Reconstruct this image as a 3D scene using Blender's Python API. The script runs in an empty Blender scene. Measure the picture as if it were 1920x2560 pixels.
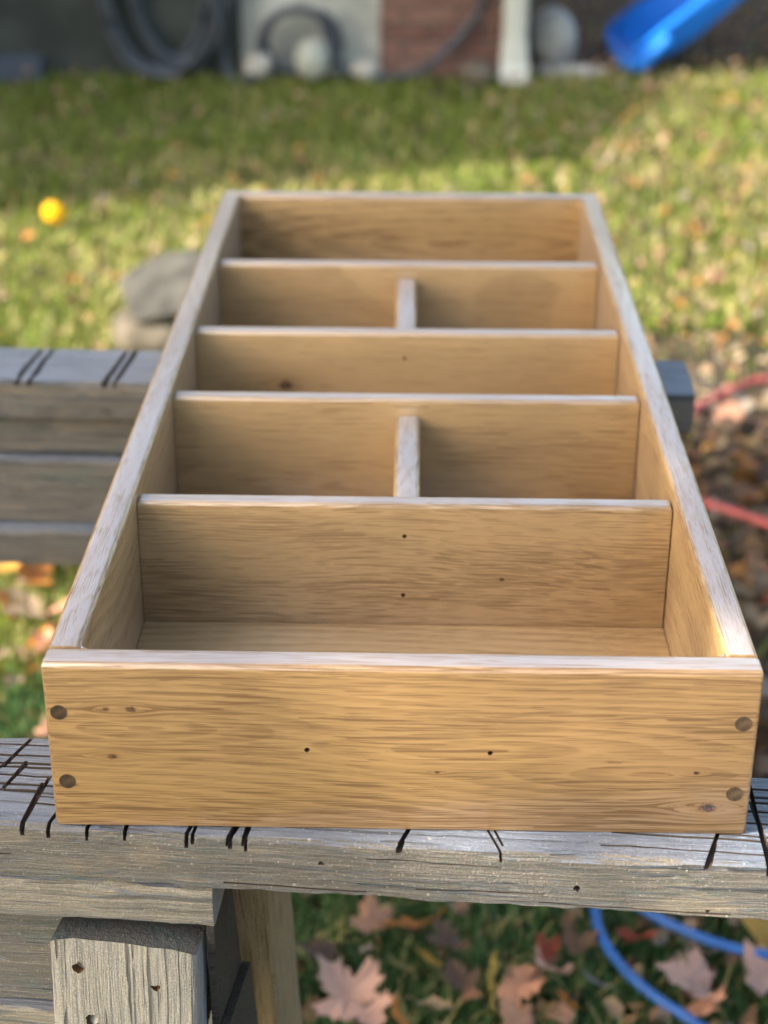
import bpy, bmesh, math, random
import numpy as np
from mathutils import Vector, Matrix

random.seed(7)
rng = np.random.default_rng(11)
scene = bpy.context.scene
COL = scene.collection
rad = math.radians

# ------------------------------------------------------------------ camera
G = 0.75                      # height of the sawhorse tops above the ground
cam_d = bpy.data.cameras.new("camera")
cam = bpy.data.objects.new("camera", cam_d)
COL.objects.link(cam)
cam.location = (0.00376, -0.84175, 0.62584 + G)
cam.rotation_euler = (1.11741, -0.00385, 0.01876)
cam_d.sensor_fit = 'VERTICAL'
cam_d.sensor_height = 36.0
cam_d.lens = 4232.286 / 2560 * 36
cam_d.clip_start = 0.05
cam_d.clip_end = 400
cam_d.dof.use_dof = True
cam_d.dof.focus_distance = 1.075
cam_d.dof.aperture_fstop = 5.2
scene.camera = cam

# ------------------------------------------------------------------ sky, sun, exposure
SUN_EL = rad(33)
SUN_AZ = math.atan2(-0.91, -0.41)          # where the sun stands: left and a little behind the camera
world = bpy.data.worlds.new("World")
scene.world = world
world.use_nodes = True
wn = world.node_tree
bg = wn.nodes["Background"]
sky = wn.nodes.new("ShaderNodeTexSky")
sky.sky_type = 'NISHITA'
sky.sun_disc = False
sky.sun_elevation = SUN_EL
sky.sun_rotation = SUN_AZ
sky.air_density = 1.5
sky.dust_density = 4.0
sky.ozone_density = 1.0
hsv = wn.nodes.new("ShaderNodeHueSaturation")        # hazy autumn air: a paler blue over the whole sky
hsv.inputs["Saturation"].default_value = 1.0
wn.links.new(sky.outputs[0], hsv.inputs["Color"])
wn.links.new(hsv.outputs[0], bg.inputs[0])
bg.inputs[1].default_value = 0.15
sun_d = bpy.data.lights.new("sun", 'SUN')
sun_d.energy = 4.4
sun_d.angle = rad(0.5)
sun_d.color = (1.0, 0.93, 0.80)
sun = bpy.data.objects.new("sun", sun_d)
COL.objects.link(sun)
SUN_DIR = Vector((math.sin(SUN_AZ) * math.cos(SUN_EL), math.cos(SUN_AZ) * math.cos(SUN_EL), math.sin(SUN_EL)))
sun.rotation_euler = SUN_DIR.to_track_quat('Z', 'Y').to_euler()
sun.location = (-4, -3, 6)
scene.view_settings.view_transform = 'Standard'
scene.view_settings.look = 'None'
scene.view_settings.gamma = 1.0
scene.view_settings.use_curve_mapping = False
scene.view_settings.exposure = 1.35
try:
    scene.cycles.max_bounces = 6
    scene.cycles.use_denoising = True
except Exception:
    pass


# ------------------------------------------------------------------ node helper
class NT:
    def __init__(s, name):
        s.m = bpy.data.materials.new(name)
        s.m.use_nodes = True
        s.t = s.m.node_tree
        s.b = s.t.nodes["Principled BSDF"]
        s.o = s.t.nodes["Material Output"]

    def n(s, kind, **kw):
        nd = s.t.nodes.new("ShaderNode" + kind)
        for k, v in kw.items():
            setattr(nd, k, v)
        return nd

    def put(s, sock, v):
        if isinstance(v, bpy.types.NodeSocket):
            s.t.links.new(v, sock)
        elif v is not None:
            if isinstance(v, (tuple, list)) and len(v) == 3 and sock.type == 'RGBA':
                v = (*v, 1)
            sock.default_value = v

    def math(s, op, a, b=None, c=None, clamp=False):
        nd = s.n("Math", operation=op, use_clamp=clamp)
        for i, v in enumerate((a, b, c)):
            if v is not None:
                s.put(nd.inputs[i], v)
        return nd.outputs[0]

    def vmath(s, op, a, b=None):
        nd = s.n("VectorMath", operation=op)
        s.put(nd.inputs[0], a)
        if b is not None:
            s.put(nd.inputs[1], b)
        return nd.outputs[0]

    def obj(s):
        return s.n("TexCoord").outputs["Object"]

    def rnd(s):
        return s.n("ObjectInfo").outputs["Random"]

    def sep(s, v):
        nd = s.n("SeparateXYZ")
        s.put(nd.inputs[0], v)
        return nd.outputs

    def comb(s, x, y, z):
        nd = s.n("CombineXYZ")
        for i, v in enumerate((x, y, z)):
            s.put(nd.inputs[i], v)
        return nd.outputs[0]

    def noise(s, v, scale=1.0, detail=2.0, rough=0.5, dist=0.0):
        nd = s.n("TexNoise")
        s.put(nd.inputs["Vector"], v)
        nd.inputs["Scale"].default_value = scale
        nd.inputs["Detail"].default_value = detail
        nd.inputs["Roughness"].default_value = rough
        nd.inputs["Distortion"].default_value = dist
        return nd.outputs[0]

    def voro(s, v, scale, feature='F1', rnd=1.0):
        nd = s.n("TexVoronoi", feature=feature)
        s.put(nd.inputs["Vector"], v)
        nd.inputs["Scale"].default_value = scale
        nd.inputs["Randomness"].default_value = rnd
        return nd.outputs

    def ss(s, v, lo, hi, a=0.0, b=1.0):
        nd = s.n("MapRange", interpolation_type='SMOOTHSTEP')
        s.put(nd.inputs[0], v)
        s.put(nd.inputs[1], lo)
        s.put(nd.inputs[2], hi)
        s.put(nd.inputs[3], a)
        s.put(nd.inputs[4], b)
        return nd.outputs[0]

    def mix(s, f, a, b, blend='MIX'):
        nd = s.n("Mix", data_type='RGBA', blend_type=blend)
        s.put(nd.inputs[0], f)
        s.put(nd.inputs[6], a)
        s.put(nd.inputs[7], b)
        return nd.outputs[2]

    def attr(s, name):
        return s.n("Attribute", attribute_name=name).outputs["Color"]

    def bump(s, h, strength=0.5, dist=0.001):
        nd = s.n("Bump")
        s.put(nd.inputs["Height"], h)
        nd.inputs["Strength"].default_value = strength
        nd.inputs["Distance"].default_value = dist
        s.t.links.new(nd.outputs[0], s.b.inputs["Normal"])

    def done(s, color=None, rough=0.6, spec=None, metal=None):
        s.put(s.b.inputs["Base Color"], color)
        s.put(s.b.inputs["Roughness"], rough)
        if spec is not None:
            s.put(s.b.inputs["Specular IOR Level"], spec)
        if metal is not None:
            s.put(s.b.inputs["Metallic"], metal)
        return s.m


# ------------------------------------------------------------------ materials
def oak(name, knots=(), seed=0.0, per_object=True, light=(0.43, 0.265, 0.118), mid=(0.31, 0.175, 0.068),
        dark=(0.105, 0.052, 0.018), pore_amount=0.85, pore_rows=760.0, pore_len=15.0, wave=0.010, thresh=0.56, ray=0.0, band=0.5, ring_f=110.0, figure=()):
    t = NT(name)
    P = t.obj()
    if per_object:
        off = t.math('MULTIPLY', t.rnd(), 37.0)
    else:
        off = 0.0
    x, y, z = t.sep(P)
    zk = z
    dark_spot = None
    halo = None
    for (kx, kz, r, amp) in knots:
        dx = t.math('MULTIPLY', t.math('SUBTRACT', x, kx), 0.42)
        dz = t.math('SUBTRACT', z, kz)
        d2 = t.math('ADD', t.math('MULTIPLY', dx, dx), t.math('MULTIPLY', dz, dz))
        g = t.math('EXPONENT', t.math('MULTIPLY', d2, -1.0 / (2.6 * r) ** 2))
        sg = t.math('DIVIDE', dz, t.math('ADD', t.math('ABSOLUTE', dz), r * 0.35))
        zk = t.math('SUBTRACT', zk, t.math('MULTIPLY', t.math('MULTIPLY', g, sg), amp * r))
        dxn = t.math('MULTIPLY', t.math('SUBTRACT', x, kx), 0.62)
        d = t.math('SQRT', t.math('ADD', t.math('MULTIPLY', dxn, dxn), t.math('MULTIPLY', dz, dz)))
        d = t.math('ADD', d, t.math('MULTIPLY', t.math('SUBTRACT', t.noise(P, 420.0, 2), 0.5), r * 0.9))
        sp = t.ss(d, r * 0.45, r * 1.0, 1.0, 0.0)
        dark_spot = sp if dark_spot is None else t.math('MAXIMUM', dark_spot, sp)
        hl = t.math('MULTIPLY', g, 0.45)
        halo = hl if halo is None else t.math('MAXIMUM', halo, hl)
    Q = t.comb(t.math('ADD', x, t.math('ADD', off, seed)), y, zk)
    warp = t.math('SUBTRACT', t.noise(t.vmath('MULTIPLY', Q, (4.0, 7.0, 9.0)), 1.0, 1.5), 0.5)
    zw = t.math('ADD', zk, t.math('MULTIPLY', warp, wave * 1.3))
    yw = t.math('ADD', y, t.math('MULTIPLY', warp, wave * 0.5))
    xo = t.math('ADD', x, t.math('ADD', off, seed))
    # growth rings: slightly conical and off the board's centre, so flat faces show long arches
    a1 = t.math('ADD', zw, t.math('SUBTRACT', t.math('MULTIPLY', t.noise(t.comb(xo, 3.0, 1.0), 2.2, 1), 0.16), 0.13))
    b1 = t.math('ADD', yw, t.math('ADD', 0.045, t.math('MULTIPLY', t.noise(t.comb(xo, 8.0, 5.0), 3.0, 1), 0.05)))
    rr = t.math('SQRT', t.math('ADD', t.math('MULTIPLY', a1, a1), t.math('MULTIPLY', b1, b1)))
    if figure:      # where the saw cut through crests of the growth rings: nested long ovals on the face
        dm = None
        for (fx, fz, el) in figure:
            ax = t.math('MULTIPLY', t.math('SUBTRACT', x, fx), el)
            az = t.math('SUBTRACT', zw, fz)
            di = t.math('SQRT', t.math('ADD', t.math('MULTIPLY', ax, ax), t.math('MULTIPLY', az, az)))
            dm = di if dm is None else t.math('SMOOTH_MIN', dm, di, 0.012)
        rr = t.math('ADD', dm, t.math('MULTIPLY', yw, 0.4))
    ph = t.math('ADD', t.math('MULTIPLY', rr, ring_f), t.math('MULTIPLY', t.noise(t.vmath('MULTIPLY', Q, (4, 20, 20)), 1.0, 2), 1.2))
    fr = t.math('FRACT', ph)
    ring = t.math('MULTIPLY', t.ss(fr, 0.0, 0.75), t.ss(fr, 0.90, 1.0, 1.0, 0.0))
    S = t.comb(xo, yw, zw)
    thr = t.math('SUBTRACT', thresh + 0.045, t.math('MULTIPLY', ring, 0.075))
    # each pore row sits on its own thin layer, so the dashes stay straight and crisp
    n0 = t.noise(t.vmath('MULTIPLY', S, (pore_len * 1.1, pore_rows * 1.25, pore_rows * 1.25)), 1.0, 0.0)
    n1 = t.noise(t.vmath('MULTIPLY', S, (pore_len * 2.1, pore_rows * 1.9, pore_rows * 2.1)), 1.0, 0.0)
    n2 = t.noise(t.vmath('MULTIPLY', S, (pore_len * 3.8, pore_rows * 3.0, pore_rows * 3.3)), 1.0, 0.0)
    dens = t.ss(t.noise(t.vmath('MULTIPLY', S, (3.5, 26.0, 34.0)), 1.0, 2.0), 0.35, 0.65, 0.05, -0.05)
    thr = t.math('ADD', thr, dens)
    pore = t.math('MAXIMUM', t.ss(n0, t.math('ADD', thr, 0.125), t.math('ADD', thr, 0.145)),
                  t.math('MULTIPLY', t.ss(n1, t.math('ADD', thr, 0.075), t.math('ADD', thr, 0.105)), 0.85))
    pore = t.math('MAXIMUM', pore, t.math('MULTIPLY', t.ss(n2, t.math('ADD', thr, 0.03), t.math('ADD', thr, 0.11)), 0.55))
    fib = t.noise(t.vmath('MULTIPLY', S, (12.0, 1100.0, 1300.0)), 1.0, 2.0, 0.6)
    broad = t.noise(t.vmath('MULTIPLY', S, (2.2, 90.0, 120.0)), 1.0, 4.0, 0.62)
    f = t.math('ADD', t.math('MULTIPLY', ring, band), t.math('ADD', t.math('MULTIPLY', t.math('SUBTRACT', fib, 0.5), 0.8),
               t.math('MULTIPLY', t.math('SUBTRACT', broad, 0.42), 0.9)), clamp=True)
    c = t.mix(t.math('MULTIPLY', f, 0.72), light, mid)
    if ray > 0:
        rf = t.noise(t.vmath('MULTIPLY', S, (90.0, 90.0, 330.0)), 1.0, 2.0)
        c = t.mix(t.math('MULTIPLY', t.ss(rf, 0.60, 0.66), ray), c, tuple(min(1, v * 1.25) for v in light))
    if halo is not None:
        c = t.mix(halo, c, (0.30, 0.16, 0.06))
    c = t.mix(t.math('MULTIPLY', pore, pore_amount), c, dark)
    # upward flat tops paled towards lavender grey: sky glare put into the colour
    nz = t.sep(t.n("NewGeometry").outputs["Normal"])[2]
    edge = t.math('ADD', t.ss(nz, 0.90, 0.985), t.math('MULTIPLY', t.math('SUBTRACT', t.noise(t.vmath('MULTIPLY', P, (90, 400, 400)), 1.0, 2.0), 0.5), 0.6))
    top_glare = t.math('MULTIPLY', t.ss(edge, 0.45, 0.75), t.ss(z, 0.0860, 0.0880))
    c = t.mix(t.math('MULTIPLY', top_glare, t.math('SUBTRACT', 0.72, t.math('MULTIPLY', pore, 0.40))), c, (0.375, 0.352, 0.37))
    if dark_spot is not None:
        kn = t.mix(t.ss(t.noise(P, 500.0, 1), 0.45, 0.6), (0.035, 0.014, 0.007), (0.16, 0.06, 0.022))
        c = t.mix(dark_spot, c, kn)
    rg = t.math('ADD', 0.42, t.math('MULTIPLY', pore, 0.45))
    t.bump(t.math('SUBTRACT', t.math('MULTIPLY', fib, 0.25), pore), 0.25, 0.0004)
    t.put(t.b.inputs['Coat Weight'], t.math('SUBTRACT', 1.0, t.math('MULTIPLY', pore, 0.95)))
    t.put(t.b.inputs['Coat Roughness'], 0.22)
    t.put(t.b.inputs['Sheen Weight'], 0.10)      # fuzzy sanded surface; its blue tint stands in for sky glare
    t.put(t.b.inputs['Sheen Roughness'], 0.32)
    t.put(t.b.inputs['Sheen Tint'], (0.86, 0.90, 1.0, 1.0))
    t.put(t.b.inputs['Coat IOR'], 2.1)
    return t.done(c, rg, 0.6)


def weathered(name, base=(0.118, 0.102, 0.082), dark=(0.034, 0.068, 0.06), tan=(0.27, 0.21, 0.13), tan_amt=0.5,
              specks=0.8, grooves=1.0, spec=1.0, rough=0.5, sheen=0.45, bleach_and_sky=0.85):
    t = NT(name)
    P = t.obj()
    off = t.math('MULTIPLY', t.rnd(), 23.0)
    x, y, z = t.sep(P)
    xo = t.math('ADD', x, off)
    Q = t.comb(xo, y, z)
    warp = t.math('SUBTRACT', t.noise(t.vmath('MULTIPLY', Q, (4.0, 12.0, 12.0)), 1.0, 3), 0.5)
    yw = t.math('ADD', y, t.math('MULTIPLY', warp, 0.012))
    zw = t.math('ADD', z, t.math('MULTIPLY', warp, 0.012))
    S = t.comb(xo, yw, zw)
    streak = t.noise(t.vmath('MULTIPLY', S, (7.0, 220.0, 260.0)), 1.0, 3.0, 0.6)
    fine = t.noise(t.vmath('MULTIPLY', S, (45.0, 900.0, 1000.0)), 1.0, 2.0)
    patch = t.noise(t.vmath('MULTIPLY', S, (9.0, 30.0, 36.0)), 1.0, 4.0, 0.6)
    grit = t.noise(P, 900.0, 2.0, 0.7)
    c = t.mix(t.ss(streak, 0.38, 0.70), base, tuple(v * 0.66 for v in base))
    c = t.mix(t.math('MULTIPLY', t.ss(patch, 0.52, 0.62), tan_amt), c, tan)
    c = t.mix(t.math('MULTIPLY', t.ss(t.noise(t.vmath('MULTIPLY', S, (5.0, 20.0, 24.0)), 1.3, 4.0, 0.65), 0.52, 0.66), 0.85), c, dark)
    c = t.mix(t.math('MULTIPLY', t.ss(grit, 0.42, 0.66), 0.6), c, tuple(min(1, v * 1.8) for v in base))
    c = t.mix(t.math('MULTIPLY', t.ss(t.noise(P, 1500.0, 1.0), 0.5, 0.72), 0.5), c, tuple(v * 0.45 for v in base))
    c = t.mix(t.math('MULTIPLY', t.ss(fine, 0.56, 0.70), 0.6), c, dark)
    # upward faces: bleached grey, with blue sky reflection put into the colour
    upz = t.sep(t.n("NewGeometry").outputs["True Normal"])[2]
    silver_and_sky = t.mix(t.ss(streak, 0.35, 0.68), (0.155, 0.175, 0.225), (0.075, 0.085, 0.115))
    c = t.mix(t.math('MULTIPLY', t.ss(upz, 0.70, 0.95), bleach_and_sky), c, silver_and_sky)
    # long drying cracks along the grain
    cr = t.noise(t.vmath('MULTIPLY', S, (3.0, 150.0, 150.0)), 1.0, 1.0, 0.3)
    cr2 = t.noise(t.vmath('MULTIPLY', S, (9.0, 380.0, 380.0)), 1.0, 1.0, 0.3)
    crack = t.math('MAXIMUM', t.ss(cr, 0.665, 0.70), t.math('MULTIPLY', t.ss(cr2, 0.64, 0.69), 0.85))
    crack = t.math('MULTIPLY', crack, grooves)
    c = t.mix(crack, c, (0.018, 0.015, 0.013))
    if specks > 0:
        vd, vc = t.voro(P, 420.0)[0:2]
        pick = t.ss(t.sep(vc)[0], 0.84, 0.88)
        dot = t.math('MULTIPLY', t.ss(vd, 0.16, 0.30, 1.0, 0.0), pick)
        vd2, vc2 = t.voro(P, 110.0)[0:2]
        dot2 = t.math('MULTIPLY', t.ss(vd2, 0.10, 0.16, 1.0, 0.0), t.ss(t.sep(vc2)[0], 0.90, 0.93))
        dot = t.math('MULTIPLY', t.math('MAXIMUM', dot, dot2), specks)
        c = t.mix(dot, c, (0.42, 0.385, 0.31))
    h = t.math('SUBTRACT', t.math('ADD', t.math('MULTIPLY', streak, 1.1), t.math('ADD', t.math('MULTIPLY', fine, 0.35), t.math('MULTIPLY', grit, 0.35))),
               t.math('MULTIPLY', crack, 1.5))
    t.bump(h, 0.9, 0.0026)
    t.put(t.b.inputs['Sheen Weight'], sheen)      # loose grey fibres; the blue tint stands in for reflected sky
    t.put(t.b.inputs['Sheen Roughness'], 0.35)
    t.put(t.b.inputs['Sheen Tint'], (0.62, 0.76, 1.0, 1.0))
    return t.done(c, rough, spec)


def simple(name, color, rough=0.6, spec=0.5, var=0.25, scale=20.0, bump=0.0):
    t = NT(name)
    P = t.obj()
    nz = t.noise(P, scale, 4.0, 0.6)
    c = t.mix(t.ss(nz, 0.3, 0.7), tuple(v * (1 - var) for v in color), tuple(min(1, v * (1 + var)) for v in color))
    if bump:
        t.bump(t.noise(P, scale * 4, 3), 0.5, bump)
    return t.done(c, rough, spec)


M = {}
M['oak_front'] = oak('oak_front', knots=[(-0.1589, 0.0843, 0.0026, 1.5), (-0.1739, 0.0844, 0.0018, 1.5), (-0.172, 0.0512, 0.0024, 1.6),
                                          (0.1847, 0.0201, 0.0042, 2.2), (0.1765, 0.0451, 0.0016, 1.5), (0.0222, 0.0431, 0.0013, 1.3)],
                     seed=3.7, per_object=False, light=(0.40, 0.24, 0.100), mid=(0.255, 0.138, 0.048), thresh=0.555, band=0.5, ring_f=200.0, pore_amount=0.75,
                     figure=((0.150, 0.043, 0.14), (0.052, 0.060, 0.12), (-0.150, 0.070, 0.16)), pore_len=13.0)
M['oak'] = oak('oak', light=(0.45, 0.295, 0.138), mid=(0.325, 0.203, 0.090), pore_amount=0.55, thresh=0.575)
M['oak_side'] = oak('oak_side', light=(0.37, 0.235, 0.098), mid=(0.25, 0.148, 0.056), pore_rows=1050.0, pore_len=30.0, pore_amount=0.7, thresh=0.575, ray=0.25)
M['oak_divider'] = oak('oak_divider', knots=[(0.0704, 0.0474, 0.0016, 1.2)], light=(0.45, 0.293, 0.138), mid=(0.325, 0.203, 0.090), pore_amount=0.6,
                       wave=0.024, pore_len=15.0, ray=0.2, thresh=0.525, band=0.22)
M['oak_knotty'] = oak('oak_knotty', knots=[(-0.1103, 0.0554, 0.0055, 1.6)], light=(0.45, 0.293, 0.138), mid=(0.325, 0.203, 0.090), pore_amount=0.55, thresh=0.575)
M['oak_back'] = oak('oak_back', light=(0.41, 0.258, 0.105), mid=(0.25, 0.145, 0.052), band=0.45, ring_f=120.0, figure=((0.08, 0.06, 0.13),))
M['walnut'] = simple('walnut_peg', (0.066, 0.043, 0.026), 0.6, 0.35, 0.45, 260.0)
M['hole'] = simple('hole_wood', (0.12, 0.06, 0.025), 0.8, 0.2)
M['grey_wood'] = weathered('weathered_pine')
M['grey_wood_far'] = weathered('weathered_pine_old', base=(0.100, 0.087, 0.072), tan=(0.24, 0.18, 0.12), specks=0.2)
M['leg_wood'] = weathered('weathered_pine_leg', base=(0.31, 0.29, 0.245), dark=(0.15, 0.135, 0.11), tan=(0.42, 0.37, 0.27), specks=0.7, grooves=0.8)
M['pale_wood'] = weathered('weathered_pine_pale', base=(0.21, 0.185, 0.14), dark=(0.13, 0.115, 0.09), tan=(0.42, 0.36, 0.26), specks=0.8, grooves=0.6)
M['brown_wood'] = weathered('weathered_pine_brown', base=(0.27, 0.205, 0.12), dark=(0.10, 0.075, 0.045), tan=(0.34, 0.24, 0.12), specks=0.0, grooves=0.4, spec=0.4, rough=0.7, sheen=0.0)
M['dark_wood'] = weathered('weathered_pine_dark', bleach_and_sky=0.0, base=(0.05, 0.044, 0.038), dark=(0.02, 0.018, 0.016), tan=(0.06, 0.05, 0.035), specks=0.0, grooves=0.4, spec=0.4, rough=0.7, sheen=0.0)
M['kerf'] = simple('kerf_burnt', (0.075, 0.058, 0.045), 0.9, 0.2)
M['end_grain'] = weathered('weathered_end_grain', base=(0.085, 0.076, 0.064), tan=(0.12, 0.1, 0.07), specks=0.3, grooves=0.0, sheen=0.1, bleach_and_sky=0.0)
M['screw'] = simple('screw_zinc', (0.34, 0.34, 0.33), 0.45, 0.5, 0.4, 300.0)
M['screw'].node_tree.nodes["Principled BSDF"].inputs["Metallic"].default_value = 0.6
M['blue_hose'] = simple('blue_hose_rubber', (0.016, 0.105, 0.37), 0.45, 0.5, 0.15, 40.0)
M['red_hose'] = simple('red_hose_rubber', (0.33, 0.055, 0.055), 0.5, 0.5, 0.2, 40.0)
M['grey_hose'] = simple('grey_hose_rubber', (0.055, 0.066, 0.082), 0.5, 0.5, 0.2, 30.0)
M['slide'] = simple('blue_plastic', (0.012, 0.19, 0.72), 0.5, 0.3, 0.08, 12.0)
M['parge_dark'] = simple('dark_painted_block', (0.055, 0.062, 0.055), 0.85, 0.3, 0.3, 5.0, 0.003)
M['parge_light'] = simple('pale_parging', (0.44, 0.44, 0.39), 0.85, 0.3, 0.35, 4.0, 0.003)
M['mortar'] = simple('mortar', (0.22, 0.19, 0.165), 0.9, 0.3, 0.2, 40.0, 0.002)
M['siding'] = simple('vinyl_siding', (0.55, 0.54, 0.50), 0.6, 0.4, 0.06, 3.0)
M['roof'] = simple('shingle_roof', (0.09, 0.085, 0.08), 0.9, 0.3, 0.3, 8.0)
M['white_metal'] = simple('white_painted_metal', (0.55, 0.57, 0.52), 0.45, 0.5, 0.06, 8.0)
M['stone'] = simple('field_stone', (0.130, 0.110, 0.082), 0.85, 0.35, 0.35, 12.0, 0.006)
M['stone_slab'] = simple('grey_slab_stone', (0.078, 0.074, 0.064), 0.9, 0.3, 0.4, 14.0, 0.006)
M['stone_pale'] = simple('pale_stone', (0.40, 0.38, 0.33), 0.85, 0.35, 0.3, 12.0, 0.005)
M['pail'] = simple('pale_plastic', (0.42, 0.43, 0.36), 0.5, 0.5, 0.1, 10.0)
M['bark'] = simple('bark', (0.11, 0.085, 0.065), 0.9, 0.2, 0.4, 14.0, 0.01)
M['ball'] = simple('gourd_skin', (0.80, 0.42, 0.012), 0.8, 0.1, 0.25, 16.0)
M['stem'] = simple('gourd_stem', (0.14, 0.15, 0.05), 0.8, 0.3)
M['crate'] = simple('slate_blue_plastic', (0.07, 0.085, 0.115), 0.6, 0.4, 0.15)


def brick_mat():
    t = NT('red_brick')
    P = t.obj()
    r = t.rnd()
    c = t.mix(r, (0.15, 0.068, 0.055), (0.23, 0.12, 0.092))
    c = t.mix(t.math('MULTIPLY', t.ss(t.noise(P, 30.0, 4), 0.45, 0.7), 0.5), c, (0.30, 0.22, 0.18))
    t.bump(t.noise(P, 120.0, 3), 0.5, 0.002)
    return t.done(c, 0.88, 0.3)


M['brick'] = brick_mat()


def leaf_mat(name, c1, c2, trans=0.25):
    t = NT(name)
    P = t.obj()
    nz = t.noise(P, 45.0, 4.0, 0.65)
    c = t.mix(t.ss(nz, 0.35, 0.68), c1, c2)
    c = t.mix(t.math('MULTIPLY', t.rnd(), 0.35), c, tuple(v * 0.6 for v in c1))
    vein = t.attr("vein")
    c = t.mix(t.math('MULTIPLY', t.sep(vein)[0], 0.35), c, tuple(v * 0.5 for v in c1))
    t.bump(nz, 0.4, 0.003)
    t.done(c, 0.55, 0.35)
    tr = t.n("BsdfTranslucent")
    t.put(tr.inputs[0], c)
    mx = t.n("MixShader")
    mx.inputs[0].default_value = trans
    t.t.links.new(t.b.outputs[0], mx.inputs[1])
    t.t.links.new(tr.outputs[0], mx.inputs[2])
    t.t.links.new(mx.outputs[0], t.o.inputs[0])
    return t.m


LEAF = {
    'pink': leaf_mat('leaf_pink_tan', (0.66, 0.38, 0.30), (0.72, 0.46, 0.36)),
    'orange': leaf_mat('leaf_orange', (0.52, 0.17, 0.035), (0.60, 0.26, 0.06)),
    'salmon': leaf_mat('leaf_salmon', (0.68, 0.32, 0.19), (0.72, 0.42, 0.28)),
    'yellow': leaf_mat('leaf_yellow', (0.62, 0.42, 0.07), (0.55, 0.40, 0.14)),
    'amber': leaf_mat('leaf_amber', (0.66, 0.36, 0.06), (0.60, 0.33, 0.09)),
    'brown': leaf_mat('leaf_brown', (0.13, 0.075, 0.048), (0.21, 0.13, 0.085)),
    'tan': leaf_mat('leaf_tan', (0.36, 0.25, 0.15), (0.46, 0.34, 0.22)),
    'red': leaf_mat('leaf_red', (0.34, 0.055, 0.03), (0.42, 0.10, 0.05)),
    'olive': leaf_mat('leaf_olive', (0.24, 0.20, 0.06), (0.34, 0.26, 0.08)),
    'grey': leaf_mat('leaf_grey', (0.24, 0.21, 0.19), (0.34, 0.30, 0.27)),
}


def attr_mat(name, rough, trans):
    t = NT(name)
    c = t.attr("col")
    t.done(c, rough, 0.3)
    tr = t.n("BsdfTranslucent")
    t.put(tr.inputs[0], c)
    mx = t.n("MixShader")
    mx.inputs[0].default_value = trans
    t.t.links.new(t.b.outputs[0], mx.inputs[1])
    t.t.links.new(tr.outputs[0], mx.inputs[2])
    t.t.links.new(mx.outputs[0], t.o.inputs[0])
    return t.m


M['grass'] = attr_mat('grass_blades', 0.5, 0.35)
M['litter'] = attr_mat('leaf_litter', 0.6, 0.25)


def ground_mat():
    t = NT('lawn_soil')
    P = t.obj()
    n1 = t.noise(P, 3.0, 5.0, 0.6)
    n2 = t.noise(P, 40.0, 4.0, 0.7)
    c = t.mix(t.ss(n1, 0.4, 0.62), (0.055, 0.075, 0.022), (0.15, 0.12, 0.06))
    px, py, pz = t.sep(P)
    wob = t.math('MULTIPLY', t.math('SUBTRACT', t.noise(P, 4.0, 3.0), 0.5), 0.5)
    bare = t.math('MULTIPLY', t.ss(t.math('ADD', px, wob), 0.22, 0.36), t.ss(t.math('ADD', py, wob), 2.5, 3.3, 1.0, 0.0))
    c = t.mix(bare, c, (0.075, 0.055, 0.045))
    c = t.mix(t.math('MULTIPLY', t.ss(n2, 0.45, 0.65), 0.6), c, (0.05, 0.037, 0.028))
    t.bump(n2, 0.7, 0.02)
    return t.done(c, 0.9, 0.2)


M['lawn'] = ground_mat()


def mulch_mat():
    t = NT('mulch')
    P = t.obj()
    n2 = t.noise(P, 60.0, 4.0, 0.7)
    c = t.mix(t.ss(n2, 0.4, 0.62), (0.05, 0.034, 0.026), (0.16, 0.105, 0.07))
    t.bump(n2, 0.8, 0.03)
    return t.done(c, 0.95, 0.2)


M['mulch'] = mulch_mat()


# ------------------------------------------------------------------ object helpers
def tag(o, label=None, cat=None, group=None, kind=None):
    if label:
        o['label'] = label
    if cat:
        o['category'] = cat
    if group:
        o['group'] = group
    if kind:
        o['kind'] = kind
    return o


def empty(name, loc=(0, 0, 0), rot=(0, 0, 0), **kw):
    o = bpy.data.objects.new(name, None)
    COL.objects.link(o)
    o.location = loc
    o.rotation_euler = rot
    o.empty_display_size = 0.05
    return tag(o, **kw)


def mesh_obj(name, verts, faces, mat, parent=None, smooth=False, loc=(0, 0, 0), rot=(0, 0, 0)):
    me = bpy.data.meshes.new(name)
    me.from_pydata([tuple(v) for v in verts], [], faces)
    me.update()
    return link_mesh(name, me, mat, parent, smooth, loc, rot)


def link_mesh(name, me, mat, parent=None, smooth=False, loc=(0, 0, 0), rot=(0, 0, 0)):
    if mat is not None and not me.materials:
        for m in (mat if isinstance(mat, (list, tuple)) else [mat]):
            me.materials.append(m)
    if smooth:
        me.polygons.foreach_set("use_smooth", [True] * len(me.polygons))
    o = bpy.data.objects.new(name, me)
    COL.objects.link(o)
    o.location = loc
    o.rotation_euler = rot
    if parent is not None:
        o.parent = parent
    return o


def bm_obj(name, bm, mat, parent=None, smooth=False, loc=(0, 0, 0), rot=(0, 0, 0)):
    me = bpy.data.meshes.new(name)
    bmesh.ops.recalc_face_normals(bm, faces=bm.faces)
    bm.to_mesh(me)
    bm.free()
    return link_mesh(name, me, mat, parent, smooth, loc, rot)


def smooth_angle(o, ang=35):
    me = o.data
    me.polygons.foreach_set("use_smooth", [True] * len(me.polygons))
    bm = bmesh.new()
    bm.from_mesh(me)
    for e in bm.edges:
        if len(e.link_faces) == 2 and e.calc_face_angle(0) > rad(ang):
            e.smooth = False
    bm.to_mesh(me)
    bm.free()


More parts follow.
